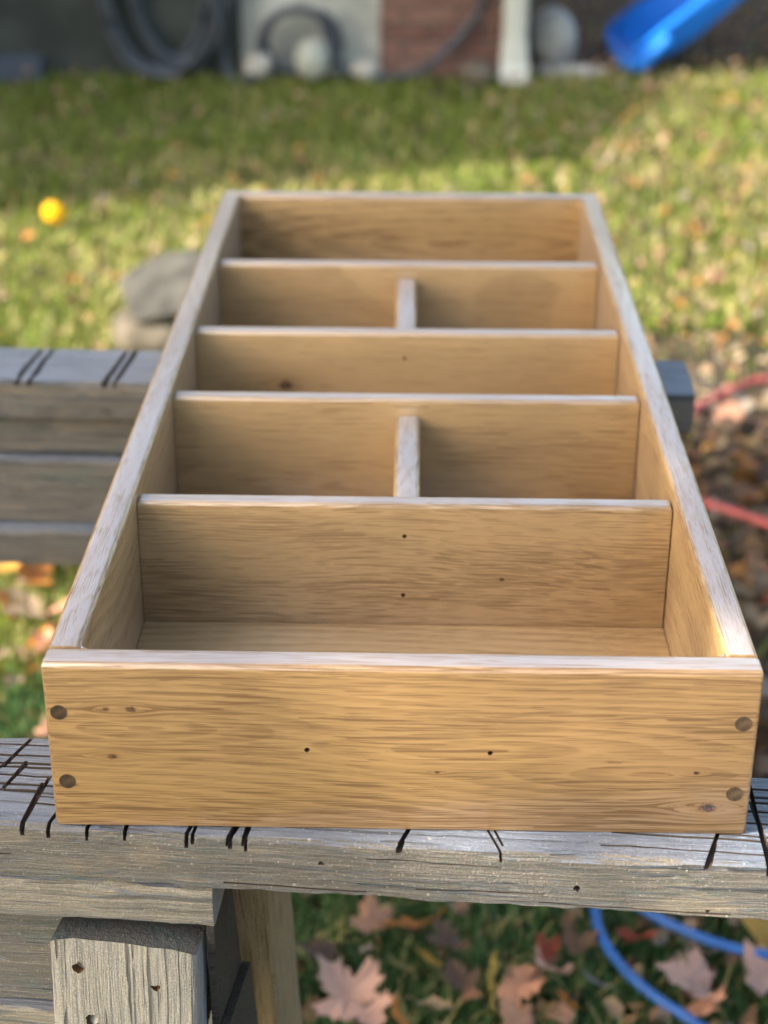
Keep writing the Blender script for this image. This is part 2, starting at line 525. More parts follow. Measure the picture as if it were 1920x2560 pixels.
def box_bm(x0, x1, y0, y1, z0, z1):
    bm = bmesh.new()
    bmesh.ops.create_cube(bm, size=1.0)
    for v in bm.verts:
        v.co = Vector((x0 + (v.co.x + .5) * (x1 - x0), y0 + (v.co.y + .5) * (y1 - y0), z0 + (v.co.z + .5) * (z1 - z0)))
    return bm


def board(name, x0, x1, y0, y1, z0, z1, mat, parent=None, r=0.004, which=None, seg=4, small=0.0006, **kw):
    """Planed board with rounded arrises: 'which' picks the edges that get the big round-over."""
    bm = box_bm(x0, x1, y0, y1, z0, z1)
    big = [e for e in bm.edges if which and which(e.verts[0].co, e.verts[1].co)]
    if big:
        bmesh.ops.bevel(bm, geom=big, offset=r, segments=seg, affect='EDGES', profile=0.5)
    if small:
        bm.normal_update()
        sharp = [e for e in bm.edges if len(e.link_faces) == 2 and e.calc_face_angle(0) > rad(60)]
        bmesh.ops.bevel(bm, geom=sharp, offset=small, segments=2, affect='EDGES', profile=0.5)
    o = bm_obj(name, bm, mat, parent, **kw)
    smooth_angle(o, 40)
    return o


def bounds(me):
    co = np.empty(len(me.vertices) * 3)
    me.vertices.foreach_get("co", co)
    co = co.reshape(-1, 3)
    return co.min(0), co.max(0)


def cut(o, cutters):
    """Cut real holes and saw kerfs out of a mesh; cut faces take material slot 1."""
    for c in cutters:
        for attempt in range(12):
            md = o.modifiers.new("cut", 'BOOLEAN')
            md.operation = 'DIFFERENCE'
            md.solver = 'EXACT'
            md.object = c
            bpy.context.view_layer.update()
            dg = bpy.context.evaluated_depsgraph_get()
            me = bpy.data.meshes.new_from_object(o.evaluated_get(dg))
            o.modifiers.clear()
            lo0, hi0 = bounds(o.data)
            lo1, hi1 = bounds(me)
            if len(me.polygons) > 0.7 * len(o.data.polygons) and (lo1 > lo0 - 1e-4).all() and (hi1 < hi0 + 1e-4).all():
                old = o.data
                o.data = me
                me.name = old.name
                bpy.data.meshes.remove(old)
                break
            bpy.data.meshes.remove(me)      # the solver tripped: nudge the cutter by a hair and try again
            c.location = [random.uniform(-.0008, .0008) for _ in range(3)]
        cm = c.data
        bpy.data.objects.remove(c)
        bpy.data.meshes.remove(cm)


def cutter_cyl(p, axis, r, depth, n=20):
    bm = bmesh.new()
    bmesh.ops.create_cone(bm, cap_ends=True, segments=n, radius1=r, radius2=r, depth=depth)
    q = Vector(axis).to_track_quat('Z', 'Y').to_matrix().to_4x4()
    bmesh.ops.transform(bm, matrix=Matrix.Translation(p) @ q, verts=bm.verts)
    for f in bm.faces:
        f.material_index = 1
    me = bpy.data.meshes.new("cutter")
    bm.to_mesh(me)
    bm.free()
    o = bpy.data.objects.new("cutter", me)
    COL.objects.link(o)
    me.materials.append(M['hole'])
    me.materials.append(M['hole'])
    return o


def cutter_box(p, size, rotm, taper=None):
    bm = bmesh.new()
    bmesh.ops.create_cube(bm, size=1.0)
    for v in bm.verts:
        v.co = Vector((v.co.x * size[0], v.co.y * size[1], v.co.z * size[2]))
    bmesh.ops.transform(bm, matrix=Matrix.Translation(p) @ rotm.to_4x4(), verts=bm.verts)
    for f in bm.faces:
        f.material_index = 1
    me = bpy.data.meshes.new("cutter")
    bm.to_mesh(me)
    bm.free()
    o = bpy.data.objects.new("cutter", me)
    COL.objects.link(o)
    me.materials.append(M['kerf'])
    me.materials.append(M['kerf'])
    return o


def rough_board(name, L, w, h, mat, parent=None, r=0.004, amp=0.0009, nseg=60, seed=0, loc=(0, 0, 0), rot=(0, 0, 0), chip=0.0, taper_end=0.0):
    """Sawn lumber: length along X (0..L), width along Y (0..w), height Z (-h..0); worn, slightly uneven arrises."""
    rs = np.random.default_rng(seed)
    sec = []
    k = 4
    for (cy, cz, a0) in ((r, -r, 90), (r, -h + r, 180), (w - r, -h + r, 270), (w - r, -r, 0)):
        # order: front-top, front-bottom, back-bottom, back-top
        for i in range(k + 1):
            a = rad(a0 + 90 * i / k)
            sec.append((cy + r * math.cos(a), cz + r * math.sin(a)))
    # add mid points on the flat faces
    pts = []
    n0 = len(sec)
    for i in range(n0):
        p, q = sec[i], sec[(i + 1) % n0]
        pts.append(p)
        d = math.hypot(p[0] - q[0], p[1] - q[1])
        if d > 3 * r:
            m = max(1, int(d / 0.012))
            for j in range(1, m):
                pts.append((p[0] + (q[0] - p[0]) * j / m, p[1] + (q[1] - p[1]) * j / m))
    n = len(pts)
    ph = rs.random((n, 3)) * 6.28
    verts, faces = [], []
    for s in range(nseg + 1):
        x = L * s / nseg
        for i, (py, pz) in enumerate(pts):
            d = amp * (math.sin(x * 31 + ph[i][0]) * .35 + math.sin(x * 83 + ph[i][1]) * .35 + rs.normal() * .35)
            cy, cz = w / 2, -h / 2
            edge = (abs(py - cy) / (w / 2)) ** 6 * (abs(pz - cz) / (h / 2)) ** 6
            d -= chip * edge * max(0, math.sin(x * 47 + seed) + rs.normal() * .5 - .5)
            ux, uz = (1 if py > cy else -1) * (abs(py - cy) > w / 2 - r * 1.2), (1 if pz > cz else -1) * (abs(pz - cz) > h / 2 - r * 1.2)
            verts.append((x, py + ux * d, pz + uz * d))
    for s in range(nseg):
        for i in range(n):
            a = s * n + i
            b = s * n + (i + 1) % n
            faces.append((a, b, b + n, a + n))
    faces.append(tuple(range(n - 1, -1, -1)))
    faces.append(tuple(nseg * n + i for i in range(n)))
    o = mesh_obj(name, verts, faces, mat, parent, loc=loc, rot=rot)
    bm = bmesh.new()
    bm.from_mesh(o.data)
    bmesh.ops.recalc_face_normals(bm, faces=bm.faces)
    bm.to_mesh(o.data)
    bm.free()
    return o


def tube(name, pts, r, mat, parent=None, n=10, smooth_it=True, closed=False, sub=6):
    P = [Vector(p) for p in pts]
    if sub > 1:
        Q = []
        m = len(P)
        rngs = range(m if closed else m - 1)
        for i in rngs:
            if closed:
                p0, p1, p2, p3 = P[(i - 1) % m], P[i], P[(i + 1) % m], P[(i + 2) % m]
            else:
                p0, p1, p2, p3 = P[max(i - 1, 0)], P[i], P[i + 1], P[min(i + 2, m - 1)]
            for s in range(sub):
                t = s / sub
                Q.append(0.5 * ((2 * p1) + (p2 - p0) * t + (2 * p0 - 5 * p1 + 4 * p2 - p3) * t * t + (3 * p1 - p0 - 3 * p2 + p3) * t ** 3))
        if not closed:
            Q.append(P[-1])
        P = Q
    verts, faces = [], []
    m = len(P)
    up = Vector((0, 0, 1))
    for i in range(m):
        a = P[(i - 1) % m] if (closed or i > 0) else P[i]
        b = P[(i + 1) % m] if (closed or i < m - 1) else P[i]
        d = (b - a).normalized()
        u = d.cross(up if abs(d.z) < 0.95 else Vector((0, 1, 0))).normalized()
        v = u.cross(d)
        for j in range(n):
            t = 2 * math.pi * j / n
            verts.append(P[i] + (u * math.cos(t) + v * math.sin(t)) * r)
    for i in range(m if closed else m - 1):
        for j in range(n):
            a = i * n + j
            b = i * n + (j + 1) % n
            c = ((i + 1) % m) * n + (j + 1) % n
            e = ((i + 1) % m) * n + j
            faces.append((a, b, c, e))
    if not closed:
        faces.append(tuple(range(n - 1, -1, -1)))
        faces.append(tuple((m - 1) * n + j for j in range(n)))
    return mesh_obj(name, verts, faces, mat, parent, smooth=smooth_it)


# ------------------------------------------------------------------ ground
def ground_z(x, y):
    return 0.0


gv, gf = [], []
xs = np.concatenate([np.linspace(-60, -6, 8), np.linspace(-5, 5, 41), np.linspace(6, 60, 8)])
ys = np.concatenate([np.linspace(-60, -4, 8), np.linspace(-3, 9, 49), np.linspace(10, 80, 8)])
for yv in ys:
    for xv in xs:
        inn = 1.0 if (abs(xv) < 5 and -2.9 < yv < 8.9) else 0.0
        gv.append((xv, yv, -0.012 - inn * 0.012 * (0.5 + 0.5 * math.sin(xv * 3.1 + yv * 1.7))))
nx = len(xs)
for j in range(len(ys) - 1):
    for i in range(nx - 1):
        a = j * nx + i
        gf.append((a, a + 1, a + nx + 1, a + nx))
tag(mesh_obj("lawn", gv, gf, M['lawn'], smooth=True), kind="structure")

# mulch bed beyond the corner of the house
mv, mf = [], []
mo = [(0.45, 5.95), (0.75, 5.98), (1.0, 6.15), (1.5, 6.35), (2.4, 6.5), (3.6, 6.6), (3.6, 11), (0.45, 11)]
for (a, b) in mo:
    mv.append((a, b, 0.004))
for (a, b) in mo:
    mv.append((a, b, -0.03))
mf.append(tuple(range(8)))
for i in range(8):
    mf.append((i, i + 8, (i + 1) % 8 + 8, (i + 1) % 8))
tag(mesh_obj("mulch_bed", mv, mf, M['mulch']), kind="structure")

# ------------------------------------------------------------------ house
WY = 5.90
house = empty("house", (-3.2, WY, 0), label="house with dark and pale foundation and red brick corner beyond the lawn", cat="house")


def hchild(o):
    o.parent = house
    o.matrix_parent_inverse = Matrix.Translation((3.2, -WY, 0))
    return o


hchild(bm_obj("foundation_wall", box_bm(-9.0, -0.675, WY, WY + 0.3, -0.05, 0.62), M['parge_dark']))['label'] = "dark painted foundation wall"
pw = hchild(bm_obj("foundation_wall", box_bm(-0.675, -0.135, WY + 0.01, WY + 0.3, -0.05, 0.62), M['parge_light']))
pw['label'] = "pale parged foundation wall beside the brick"
brick_wall = hchild(bm_obj("brick_wall", box_bm(-0.135, 0.37, WY + 0.012, WY + 2.9, -0.05, 2.6), M['mortar']))
bb = box_bm(0, 0.196, 0, 0.09, 0, 0.057)
bmesh.ops.bevel(bb, geom=bb.edges[:], offset=0.004, segments=1, affect='EDGES')
bme = bpy.data.meshes.new("brick")
bb.to_mesh(bme)
bb.free()
bme.materials.append(M['brick'])
bm2 = box_bm(0, 0.093, 0, 0.09, 0, 0.057)
bmesh.ops.bevel(bm2, geom=bm2.edges[:], offset=0.004, segments=1, affect='EDGES')
bme2 = bpy.data.meshes.new("half_brick")
bm2.to_mesh(bme2)
bm2.free()
bme2.materials.append(M['brick'])
for row in range(14):
    z = 0.0 + row * 0.068
    xx = -0.133
    if row % 2:
        seq = [0.093, 0.196, 0.196]
    else:
        seq = [0.196, 0.196, 0.093]
    for wd in seq:
        o = bpy.data.objects.new("brick", bme if wd > 0.1 else bme2)
        COL.objects.link(o)
        o.parent = brick_wall
        o.location = (xx, WY - random.uniform(0.0, 0.004), z)
        xx += wd + 0.0095
    # the return of the corner
    for q in range(6):
        o = bpy.data.objects.new("brick", bme)
        COL.objects.link(o)
        o.parent = brick_wall
        o.location = (0.376, WY + 0.11 + q * 0.2055 + (row % 2) * 0.1, z)
        o.rotation_euler = (0, 0, rad(90))
for k in range(11):
    z0 = 0.62 + k * 0.18
    hchild(bm_obj("siding_board", box_bm(-9.0, -0.137, WY - 0.015 - 0.004 * (k % 2), WY + 0.02, z0, z0 + 0.178), M['siding']))
hchild(bm_obj("inner_wall", box_bm(-9.0, -0.14, WY + 0.32, WY + 2.9, -0.05, 2.6), M['siding']))
hr = bmesh.new()
rv = [hr.verts.new(v) for v in ((-9.3, WY - 0.35, 2.58), (0.7, WY - 0.35, 2.58), (0.7, WY + 3.2, 2.58), (-9.3, WY + 3.2, 2.58), (-9.3, WY + 1.4, 3.7), (0.7, WY + 1.4, 3.7))]
for f in ((3, 2, 1, 0), (0, 1, 5, 4), (2, 3, 4, 5), (1, 2, 5), (3, 0, 4)):
    hr.faces.new([rv[i] for i in f])
hchild(bm_obj("roof", hr, M['roof']))
# downspout on the brick corner, with its kicked-out foot
dv = []
for (yy, zz) in ((WY - 0.022, 2.5), (WY - 0.022, 0.16), (WY - 0.05, 0.085), (WY - 0.10, 0.03)):
    dv.append((yy, zz))
dm = bmesh.new()
rings = []
for i, (yy, zz) in enumerate(dv):
    wd = 0.047 if i < 2 else 0.055
    hh = 0.035
    nrm = (1, 0) if i < 2 else ((0.8, 0.6) if i == 2 else (0.55, 0.8))
    ring = []
    for j in range(12):
        a = 2 * math.pi * j / 12
        cx, cd = math.copysign(abs(math.cos(a)) ** 0.5, math.cos(a)) * wd, math.copysign(abs(math.sin(a)) ** 0.5, math.sin(a)) * hh
        ring.append(dm.verts.new((0.388 + cx, yy + cd * nrm[0] - (0.03 if i < 2 else 0.02), zz + cd * nrm[1])))
    rings.append(ring)
for a, b in zip(rings, rings[1:]):
    for j in range(12):
        dm.faces.new((a[j], a[(j + 1) % 12], b[(j + 1) % 12], b[j]))
hchild(bm_obj("downspout", dm, M['white_metal']))['label'] = "white downspout on the brick corner"

# unseen building added on the left, sized to shade the far lawn
shade_bldg = empty("shade_building", (-6.2, 3.72, 0), label="unseen pale sided building added to cast the shade on the far lawn", cat="shade_building")
g1 = bm_obj("wall", box_bm(-2.6, 1.4, -1.45, 1.85, -0.05, 3.75), M['siding'], shade_bldg)
grb = bmesh.new()
rv = [grb.verts.new(v) for v in ((-2.8, -1.55, 3.73), (1.5, -1.55, 3.73), (1.5, 1.9, 3.73), (-2.8, 1.9, 3.73), (-2.8, 0.2, 4.3), (1.5, 0.2, 4.3))]
for f in ((3, 2, 1, 0), (0, 1, 5, 4), (2, 3, 4, 5), (1, 2, 5), (3, 0, 4)):
    grb.faces.new([rv[i] for i in f])
bm_obj("roof", grb, M['roof'], shade_bldg)

# ------------------------------------------------------------------ unseen tree added left and behind, its crown shaped to shade the box
SU = Vector((0.41, -0.91, 0)).normalized()
SV = SUN_DIR.cross(SU).normalized()
if SV.z < 0:
    SV = -SV
crown_c = SU * -0.803 + SV * 0.74 + SUN_DIR * 7.2
tree = empty("added_shade_tree", (crown_c.x, crown_c.y, 0), label="unseen tree added left of the camera, crown shaped to shade the box", cat="tree")


def trunk_mesh():
    bm = bmesh.new()

    def limb(a, b, r0, r1):
        a, b = Vector(a), Vector(b)
        d = (b - a).normalized()
        u = d.cross(Vector((0.3, 0.9, 0.1))).normalized()
        v = u.cross(d)
        R0, R1 = [], []
        for j in range(8):
            t = 2 * math.pi * j / 8
            o = u * math.cos(t) + v * math.sin(t)
            R0.append(bm.verts.new(a + o * r0))
            R1.append(bm.verts.new(b + o * r1))
        for j in range(8):
            bm.faces.new((R0[j], R0[(j + 1) % 8], R1[(j + 1) % 8], R1[j]))
    h = crown_c.z
    limb((0, 0, -0.1), (0.03, 0.02, h * 0.55), 0.09, 0.065)
    limb((0.03, 0.02, h * 0.55), (0.0, 0.05, h + 0.5), 0.065, 0.02)
    for k in range(14):
        a = k * 2.4
        z0 = h * (0.6 + 0.025 * k)
        limb((0.02, 0.03, z0), (0.9 * math.cos(a), 0.9 * math.sin(a), z0 + 0.5), 0.028, 0.008)
    return bm


bm_obj("trunk", trunk_mesh(), M['bark'], tree, smooth=True)


def crown_mesh():
    verts, faces = [], []
    lobes = [(-0.97, 0.74, 0.90, 0.58, 0.8, 5600), (-0.62, 0.22, 0.40, 0.36, 0.4, 1700), (-1.48, 0.74, 0.46, 0.42, 0.5, 2200), (-0.36, 0.52, 0.27, 0.24, 0.3, 900)]
    for (cs, ct, rs_, rt, rd, N) in lobes:
        k = 0
        while k < N:
            p = rng.normal(size=3)
            p /= np.linalg.norm(p)
            p *= rng.random() ** (1 / 2.4)
            lump = 1 + 0.07 * math.sin(p[0] * 9 + 1) * math.sin(p[1] * 8) + 0.05 * math.sin(p[2] * 7)
            q = SU * (cs + 0.95 + p[0] * rs_ * lump) + SV * (ct - 0.74 + p[1] * rt * lump) + SUN_DIR * (p[2] * rd)
            q = np.array(q)
            s = rng.uniform(0.024, 0.042)
            n = rng.normal(size=3)
            n /= np.linalg.norm(n)
            u = np.cross(n, rng.normal(size=3))
            u /= np.linalg.norm(u)
            v = np.cross(n, u)
            b = len(verts)
            for (a, c) in ((-1, 0), (-.2, -.8), (1, -.1), (.1, .85)):
                verts.append(q + u * a * s + v * c * s)
            faces.append((b, b + 1, b + 2, b + 3))
            k += 1
    return verts, faces


cv, cf = crown_mesh()
cr = mesh_obj("crown", cv, cf, LEAF['amber'], tree, loc=(0, 0, crown_c.z))
cr['kind'] = "stuff"

# ------------------------------------------------------------------ oak shelf box
W, H, L, T, TD = 0.42, 0.11528, 1.02991, 0.01986, 0.01496
HD, ZF, HM = 0.10672, 0.00886, 0.0935
Y1, Y2, Y3, Y4 = 0.23627, 0.43306, 0.5895, 0.78853
h2 = W / 2
wi = h2 - T
boxe = empty("shelf_box", (0, 0, G), label="new oak divided shelf box lying across the two grey sawhorses", cat="wooden box")

front = board("front_board", -h2, h2, 0, T, 0, H, [M['oak_front'], M['hole']], None, r=0.0042,
              which=lambda a, b: a.z > H - 1e-4 and b.z > H - 1e-4 and abs(a.x - b.x) > .1, small=0.0024)
cut(front, [cutter_cyl((-0.0556, 0.002, 0.0577), (0, 1, 0), 0.0016, 0.016), cutter_cyl((0.0533, 0.002, 0.0572), (0, 1, 0), 0.0016, 0.016)])
smooth_angle(front, 40)
front.parent = boxe
for (px, pz) in ((-0.2024 + 0.0006, 0.0818), (-0.2014 + 0.001, 0.0329), (0.2008, 0.0802), (0.2003, 0.0304)):
    bm = bmesh.new()
    bmesh.ops.create_cone(bm, cap_ends=True, segments=32, radius1=0.0050, radius2=0.0050, depth=0.004)
    bmesh.ops.transform(bm, matrix=Matrix.Rotation(rad(90), 4, 'X'), verts=bm.verts)
    bm_obj("peg", bm, M['walnut'], front, loc=(px, 0.0017, pz))

for s in (-1, 1):
    ln = L - 2 * T - 0.0004
    o = board("side_board", -ln / 2, ln / 2, -T / 2, T / 2, 0, H, M['oak_side'], boxe, r=0.0035,
              which=lambda a, b: a.z > H - 1e-4 and b.z > H - 1e-4 and abs(a.x - b.x) > .1,
              loc=(s * (h2 - T / 2), L / 2, 0), rot=(0, 0, rad(90)))
board("back_board", -h2, h2, L - T, L, 0, H, M['oak_back'], boxe, r=0.004,
      which=lambda a, b: (a.z > H - 1e-4 and b.z > H - 1e-4))
board("bottom_panel", -wi + .0002, wi - .0002, T + .0002, L - T - .0002, 0.002, ZF, M['oak'], boxe)

# quarter-round fillets where the router rounded the inner corners
for (sx, yy, sy) in ((-1, T, 1), (1, T, 1), (-1, L - T, -1), (1, L - T, -1)):
    bm = bmesh.new()
    rf = 0.0045
    prof = [(0, 0)]
    for i in range(6):
        a = rad(90 * i / 5)
        prof.append((rf - rf * math.sin(a), rf - rf * math.cos(a)))
    lo = [bm.verts.new((-sx * p[0] + sx * wi, yy + sy * p[1], H - 0.011)) for p in prof]
    hi = [bm.verts.new((-sx * p[0] + sx * wi, yy + sy * p[1], H - 0.0012)) for p in prof]
    bm.faces.new(lo)
    bm.faces.new(hi)
    for i in range(len(prof)):
        j = (i + 1) % len(prof)
        bm.faces.new((lo[i], lo[j], hi[j], hi[i]))
    bm_obj("corner_fillet", bm, M['oak_side'], boxe)

gapl, gapr = 0.0003, 0.0009
for i, (yv, mt) in enumerate(((Y1, 'oak_divider'), (Y2, 'oak'), (Y3, 'oak_knotty'), (Y4, 'oak'))):
    d = board("divider", -wi + gapl, wi - gapr, yv, yv + TD, ZF + 0.0003, HD, [M[mt], M['hole']], None, r=0.0036,
              which=lambda a, b: a.z > HD - 1e-4 and b.z > HD - 1e-4)
    if i == 0:
        cut(d, [cutter_cyl((0.0002, yv, 0.0814), (0, 1, 0), 0.0016, 0.016), cutter_cyl((-0.0003, yv, 0.0336), (0, 1, 0), 0.0016, 0.016)])
    if i == 2:
        cut(d, [cutter_cyl((-0.0024, yv, 0.0826), (0, 1, 0), 0.0014, 0.016)])
    smooth_angle(d, 40)
    d.parent = boxe

for (xc, ya, yb) in ((0.0013, Y1 + TD, Y2), (-0.0022, Y3 + TD, Y4)):
    ln = yb - ya - 0.0006
    board("short_divider", -ln / 2, ln / 2, -0.0100, 0.0100, ZF + .0003, HM, M['oak_side'], boxe, r=0.0045,
          which=lambda a, b: (a.z > HM - 1e-4 and b.z > HM - 1e-4 and (abs(a.x - b.x) > .05 or a.x > 0.01)),
          loc=(xc, (ya + yb) / 2, 0), rot=(0, 0, rad(90)))


# ------------------------------------------------------------------ sawhorses
HOLES = [(0.0205, 0.018, 0.3, -0.3), (0.0305, 0.067, 0.25, 0.3), (0.0600, 0.026, -0.2, -0.3), (0.0635, 0.059, 0.3, 0.2)]


def sawhorse(label, origin, ang, top_mat, xl, xr, kerfs, grooves, second_h, seed, near, face_cracks=(), face_holes=()):
    """local frame: x along the beam, y=0 at the front face of the top beam, z=0 at its top"""
    root = empty("sawhorse", (origin[0], origin[1], G), (0, 0, ang), label=label, cat="sawhorse", group="grey wooden sawhorses")
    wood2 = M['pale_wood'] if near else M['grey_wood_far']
    tb = rough_board("top_beam", xr - xl, 0.0965, 0.0405, [top_mat, M['kerf']], None, r=0.0045, amp=0.0008, nseg=110, seed=seed, chip=0.0016)
    tb.data.transform(Matrix.Translation((xl, 0, 0)))
    cs = []
    for (x, yc, length, yaw, depth, width) in kerfs:
        R = Matrix.Rotation(yaw, 3, 'Z')
        cs.append(cutter_box((x, yc, 0.02 - depth * 0.85), (width * random.uniform(0.75, 1.3), length, 0.04), R))
        kr = random.Random(int(abs(x) * 9999))
        R2 = Matrix.Rotation(yaw + kr.choice((-1, 1)) * kr.uniform(0.02, 0.06), 3, 'Z')
        cs.append(cutter_box((x + kr.uniform(-.0006, .0006), yc + kr.uniform(-.012, .012), 0.02 - depth * kr.uniform(.45, .85)), (width * kr.uniform(.7, 1.5), length * kr.uniform(.4, .8), 0.04), R2))
    for (x0, x1, zc, dep, th, tilt) in face_cracks:
        cs.append(cutter_box(((x0 + x1) / 2, 0.02 * -1 + dep, zc), (x1 - x0, 0.04, th), Matrix.Rotation(tilt, 3, 'Y')))
    for (x, z, r_) in face_holes:
        c = cutter_cyl((x, 0.0, z), (0.3, 1, 0.2), r_, 0.014, 9)
        for v in c.data.vertices:
            v.co += Vector((random.uniform(-1.2, 1.8), 0, random.uniform(-1, 1))) * r_ * 0.45
        cs.append(c)
    for (x0, x1, yc, dep, wd, yaw) in grooves:
        R = Matrix.Rotation(yaw, 3, 'Z')
        cs.append(cutter_box(((x0 + x1) / 2, yc, 0.02 - dep), (x1 - x0, wd, 0.04), R))
    if cs:
        cut(tb, cs)
    smooth_angle(tb, 30)
    tb.parent = root
    xe = -0.116
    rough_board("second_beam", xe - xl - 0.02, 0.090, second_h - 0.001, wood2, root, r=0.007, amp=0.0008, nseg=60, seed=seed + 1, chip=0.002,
                loc=(xl + 0.02, 0.0015 if near else 0.016, -0.0412))
    zt = -0.0412 - second_h
    rough_board("web_board", xe - xl - 0.05, 0.038, 0.088 if near else 0.070, M['grey_wood'] if near else M['grey_wood_far'], root, r=0.003, amp=0.0006, nseg=40, seed=seed + 2,
                loc=(xl + 0.03, 0.029 if near else 0.007, zt - 0.0025))
    zt2 = zt - (0.0892 if near else 0.0712)
    rough_board("lower_board", xe - xl - 0.05, 0.088, 0.040, wood2, root, r=0.005, amp=0.0007, nseg=40, seed=seed + 3,
                loc=(xl + 0.03, 0.022 if near else -0.012, zt2 - 0.003))
    # legs: a flat 2x4 on the front, its edge on the back; two at each end
    for (lx, rear) in ((-0.2195, False), (-0.1435, True), (xl + 0.12, False), (xl + 0.16, True)):
        if not rear:
            lg = rough_board("leg", 0.70, 0.0925, 0.040, M['leg_wood'], None, r=0.003, amp=0.0006, nseg=50, seed=seed + 5 + int(abs(lx) * 50), chip=0.001)
            # length along X -> downwards; Y -> x of sawhorse; -Z -> backwards
            lg.parent = root
            pm = lg.matrix_local = Matrix.Translation((lx, -0.0050, zt - 0.005)) @ Matrix.Rotation(rad(-9.5), 4, 'X') @ Matrix(((0, 1, 0, 0), (0, 0, -1, 0), (-1, 0, 0, 0), (0, 0, 0, 1)))
            lg.data.materials.append(M['hole'])
            lg.data.materials.append(M['end_grain'])
            if near and lx > -0.3:
                cs = []
                for (sx, sd, tx, ty) in HOLES:
                    c = cutter_cyl((sx, sd, -0.0013), (tx, ty, 1), 0.0040, 0.0155, 13)
                    for v in c.data.vertices:
                        v.co += Vector((random.uniform(-1, 1), random.uniform(-1, 1), 0)) * 0.0011
                    cs.append(c)
                lg.parent = None
                lg.matrix_world = Matrix.Identity(4)
                cut(lg, cs)
                lg.parent = root
                lg.matrix_local = pm
                for (sx, sd, tx, ty) in HOLES:
                    bm = bmesh.new()
                    bmesh.ops.create_cone(bm, cap_ends=True, segments=14, radius1=0.0018, radius2=0.0040, depth=0.004)
                    q = Vector((tx * 1.6, ty * 1.6, 1)).to_track_quat('Z', 'Y').to_matrix().to_4x4()
                    bmesh.ops.transform(bm, matrix=q, verts=bm.verts)
                    bm_obj("screw", bm, M['screw'], lg, loc=(sx + 0.0008, sd + 0.0006, -0.0055))
            # top cut a little out of square, corner knocked off, dark weathered end grain
            for v in lg.data.vertices:
                if v.co.x < 0.03:
                    v.co.x += 0.006 * v.co.y / 0.0925 + (max(0.0, v.co.y - 0.087) * 0.6 if v.co.x < 0.01 else 0) + (max(0.0, 0.006 - v.co.y) * 0.9 if v.co.x < 0.01 else 0)
            for pg in lg.data.polygons:
                if len(pg.vertices) > 6 and pg.center.x < 0.014:
                    pg.material_index = 2
            smooth_angle(lg, 30)
        else:
            lg = rough_board("leg", 0.66, 0.041, 0.0925, M['brown_wood'], None, r=0.003, amp=0.0006, nseg=40, seed=seed + 9)
            lg.parent = root
            lg.matrix_local = Matrix.Translation((lx, 0.098, -0.047)) @ Matrix.Rotation(rad(14), 4, 'X') @ Matrix(((0, 1, 0, 0), (0, 0, -1, 0), (-1, 0, 0, 0), (0, 0, 0, 1)))
    # end gusset and brace that tie the legs together
    for gx in (-0.1235, xl + 0.10):
        for nm, x0, x1, prof in (("gusset", gx, gx + 0.005, [(0.013, -0.0415), (0.063, -0.0415), (0.150, -0.36), (0.025, -0.36)]),
                                 ("brace", gx + 0.0055, gx + 0.011, [(-0.015, -0.158), (0.104, -0.186), (0.128, -0.274), (-0.015, -0.262)])):
            bm = bmesh.new()
            a = [bm.verts.new((x0, p[0], p[1])) for p in prof]
            b = [bm.verts.new((x1, p[0], p[1])) for p in prof]
            bm.faces.new(a)
            bm.faces.new(b)
            for i in range(4):
                bm.faces.new((a[i], a[(i + 1) % 4], b[(i + 1) % 4], b[i]))
            bm_obj(nm, bm, M['dark_wood'], root)
    return root


NEAR_ANG = -0.0670
KN = [  # x, centre y, length, yaw, depth, width  (sawhorse frame)
    (-0.2305, 0.014, 0.075, rad(-4), 0.0085, 0.0022), (-0.2140, 0.014, 0.060, rad(-6), 0.0095, 0.0022), (-0.1915, 0.0, 0.07, rad(2), 0.010, 0.0020),
    (-0.1680, 0.0, 0.06, rad(1), 0.0085, 0.0020), (-0.1300, 0.0, 0.06, rad(-8), 0.0115, 0.0024), (-0.1262, 0.0, 0.05, rad(-3), 0.008, 0.0018),
    (-0.1030, 0.0, 0.05, rad(-14), 0.010, 0.0022), (-0.0935, 0.0, 0.06, rad(-5), 0.0115, 0.0022), (-0.0010, 0.0, 0.05, rad(-16), 0.0065, 0.0022),
    (0.0570, 0.010, 0.05, rad(22), 0.0085, 0.0022), (0.1860, 0.012, 0.06, rad(-17), 0.0050, 0.0026), (0.2180, 0.030, 0.12, rad(2), 0.0075, 0.0024),
    (-0.2560, 0.080, 0.06, rad(-18), 0.007, 0.0026), (-0.2500, 0.052, 0.03, rad(-15), 0.006, 0.0028), (-0.4, 0.03, 0.1, rad(-8), 0.008, 0.0022)]
GN = []
gr = random.Random(3)
for (yc, dep) in ((0.0235, 0.0028), (0.0300, 0.0035), (0.0362, 0.0040), (0.0432, 0.0022), (0.0520, 0.0028), (0.0615, 0.0030), (0.0660, 0.0022), (0.0740, 0.0030), (0.0860, 0.0022)):
    GN.append((-0.62 + gr.uniform(0, .1), -0.16 + gr.uniform(-.03, .05), yc, dep, gr.uniform(0.0013, 0.0028), gr.uniform(-.012, .008)))
for (yc, dep) in ((0.0120, 0.0032), (0.0250, 0.0035), (0.0300, 0.003), (0.0430, 0.0030), (0.0560, 0.0026), (0.0650, 0.0026), (0.0705, 0.0026), (0.0790, 0.002)):
    GN.append((0.05 + gr.uniform(0, .08), 0.29 + gr.uniform(0, .03), yc, dep, gr.uniform(0.0013, 0.0026), gr.uniform(-.02, .006)))
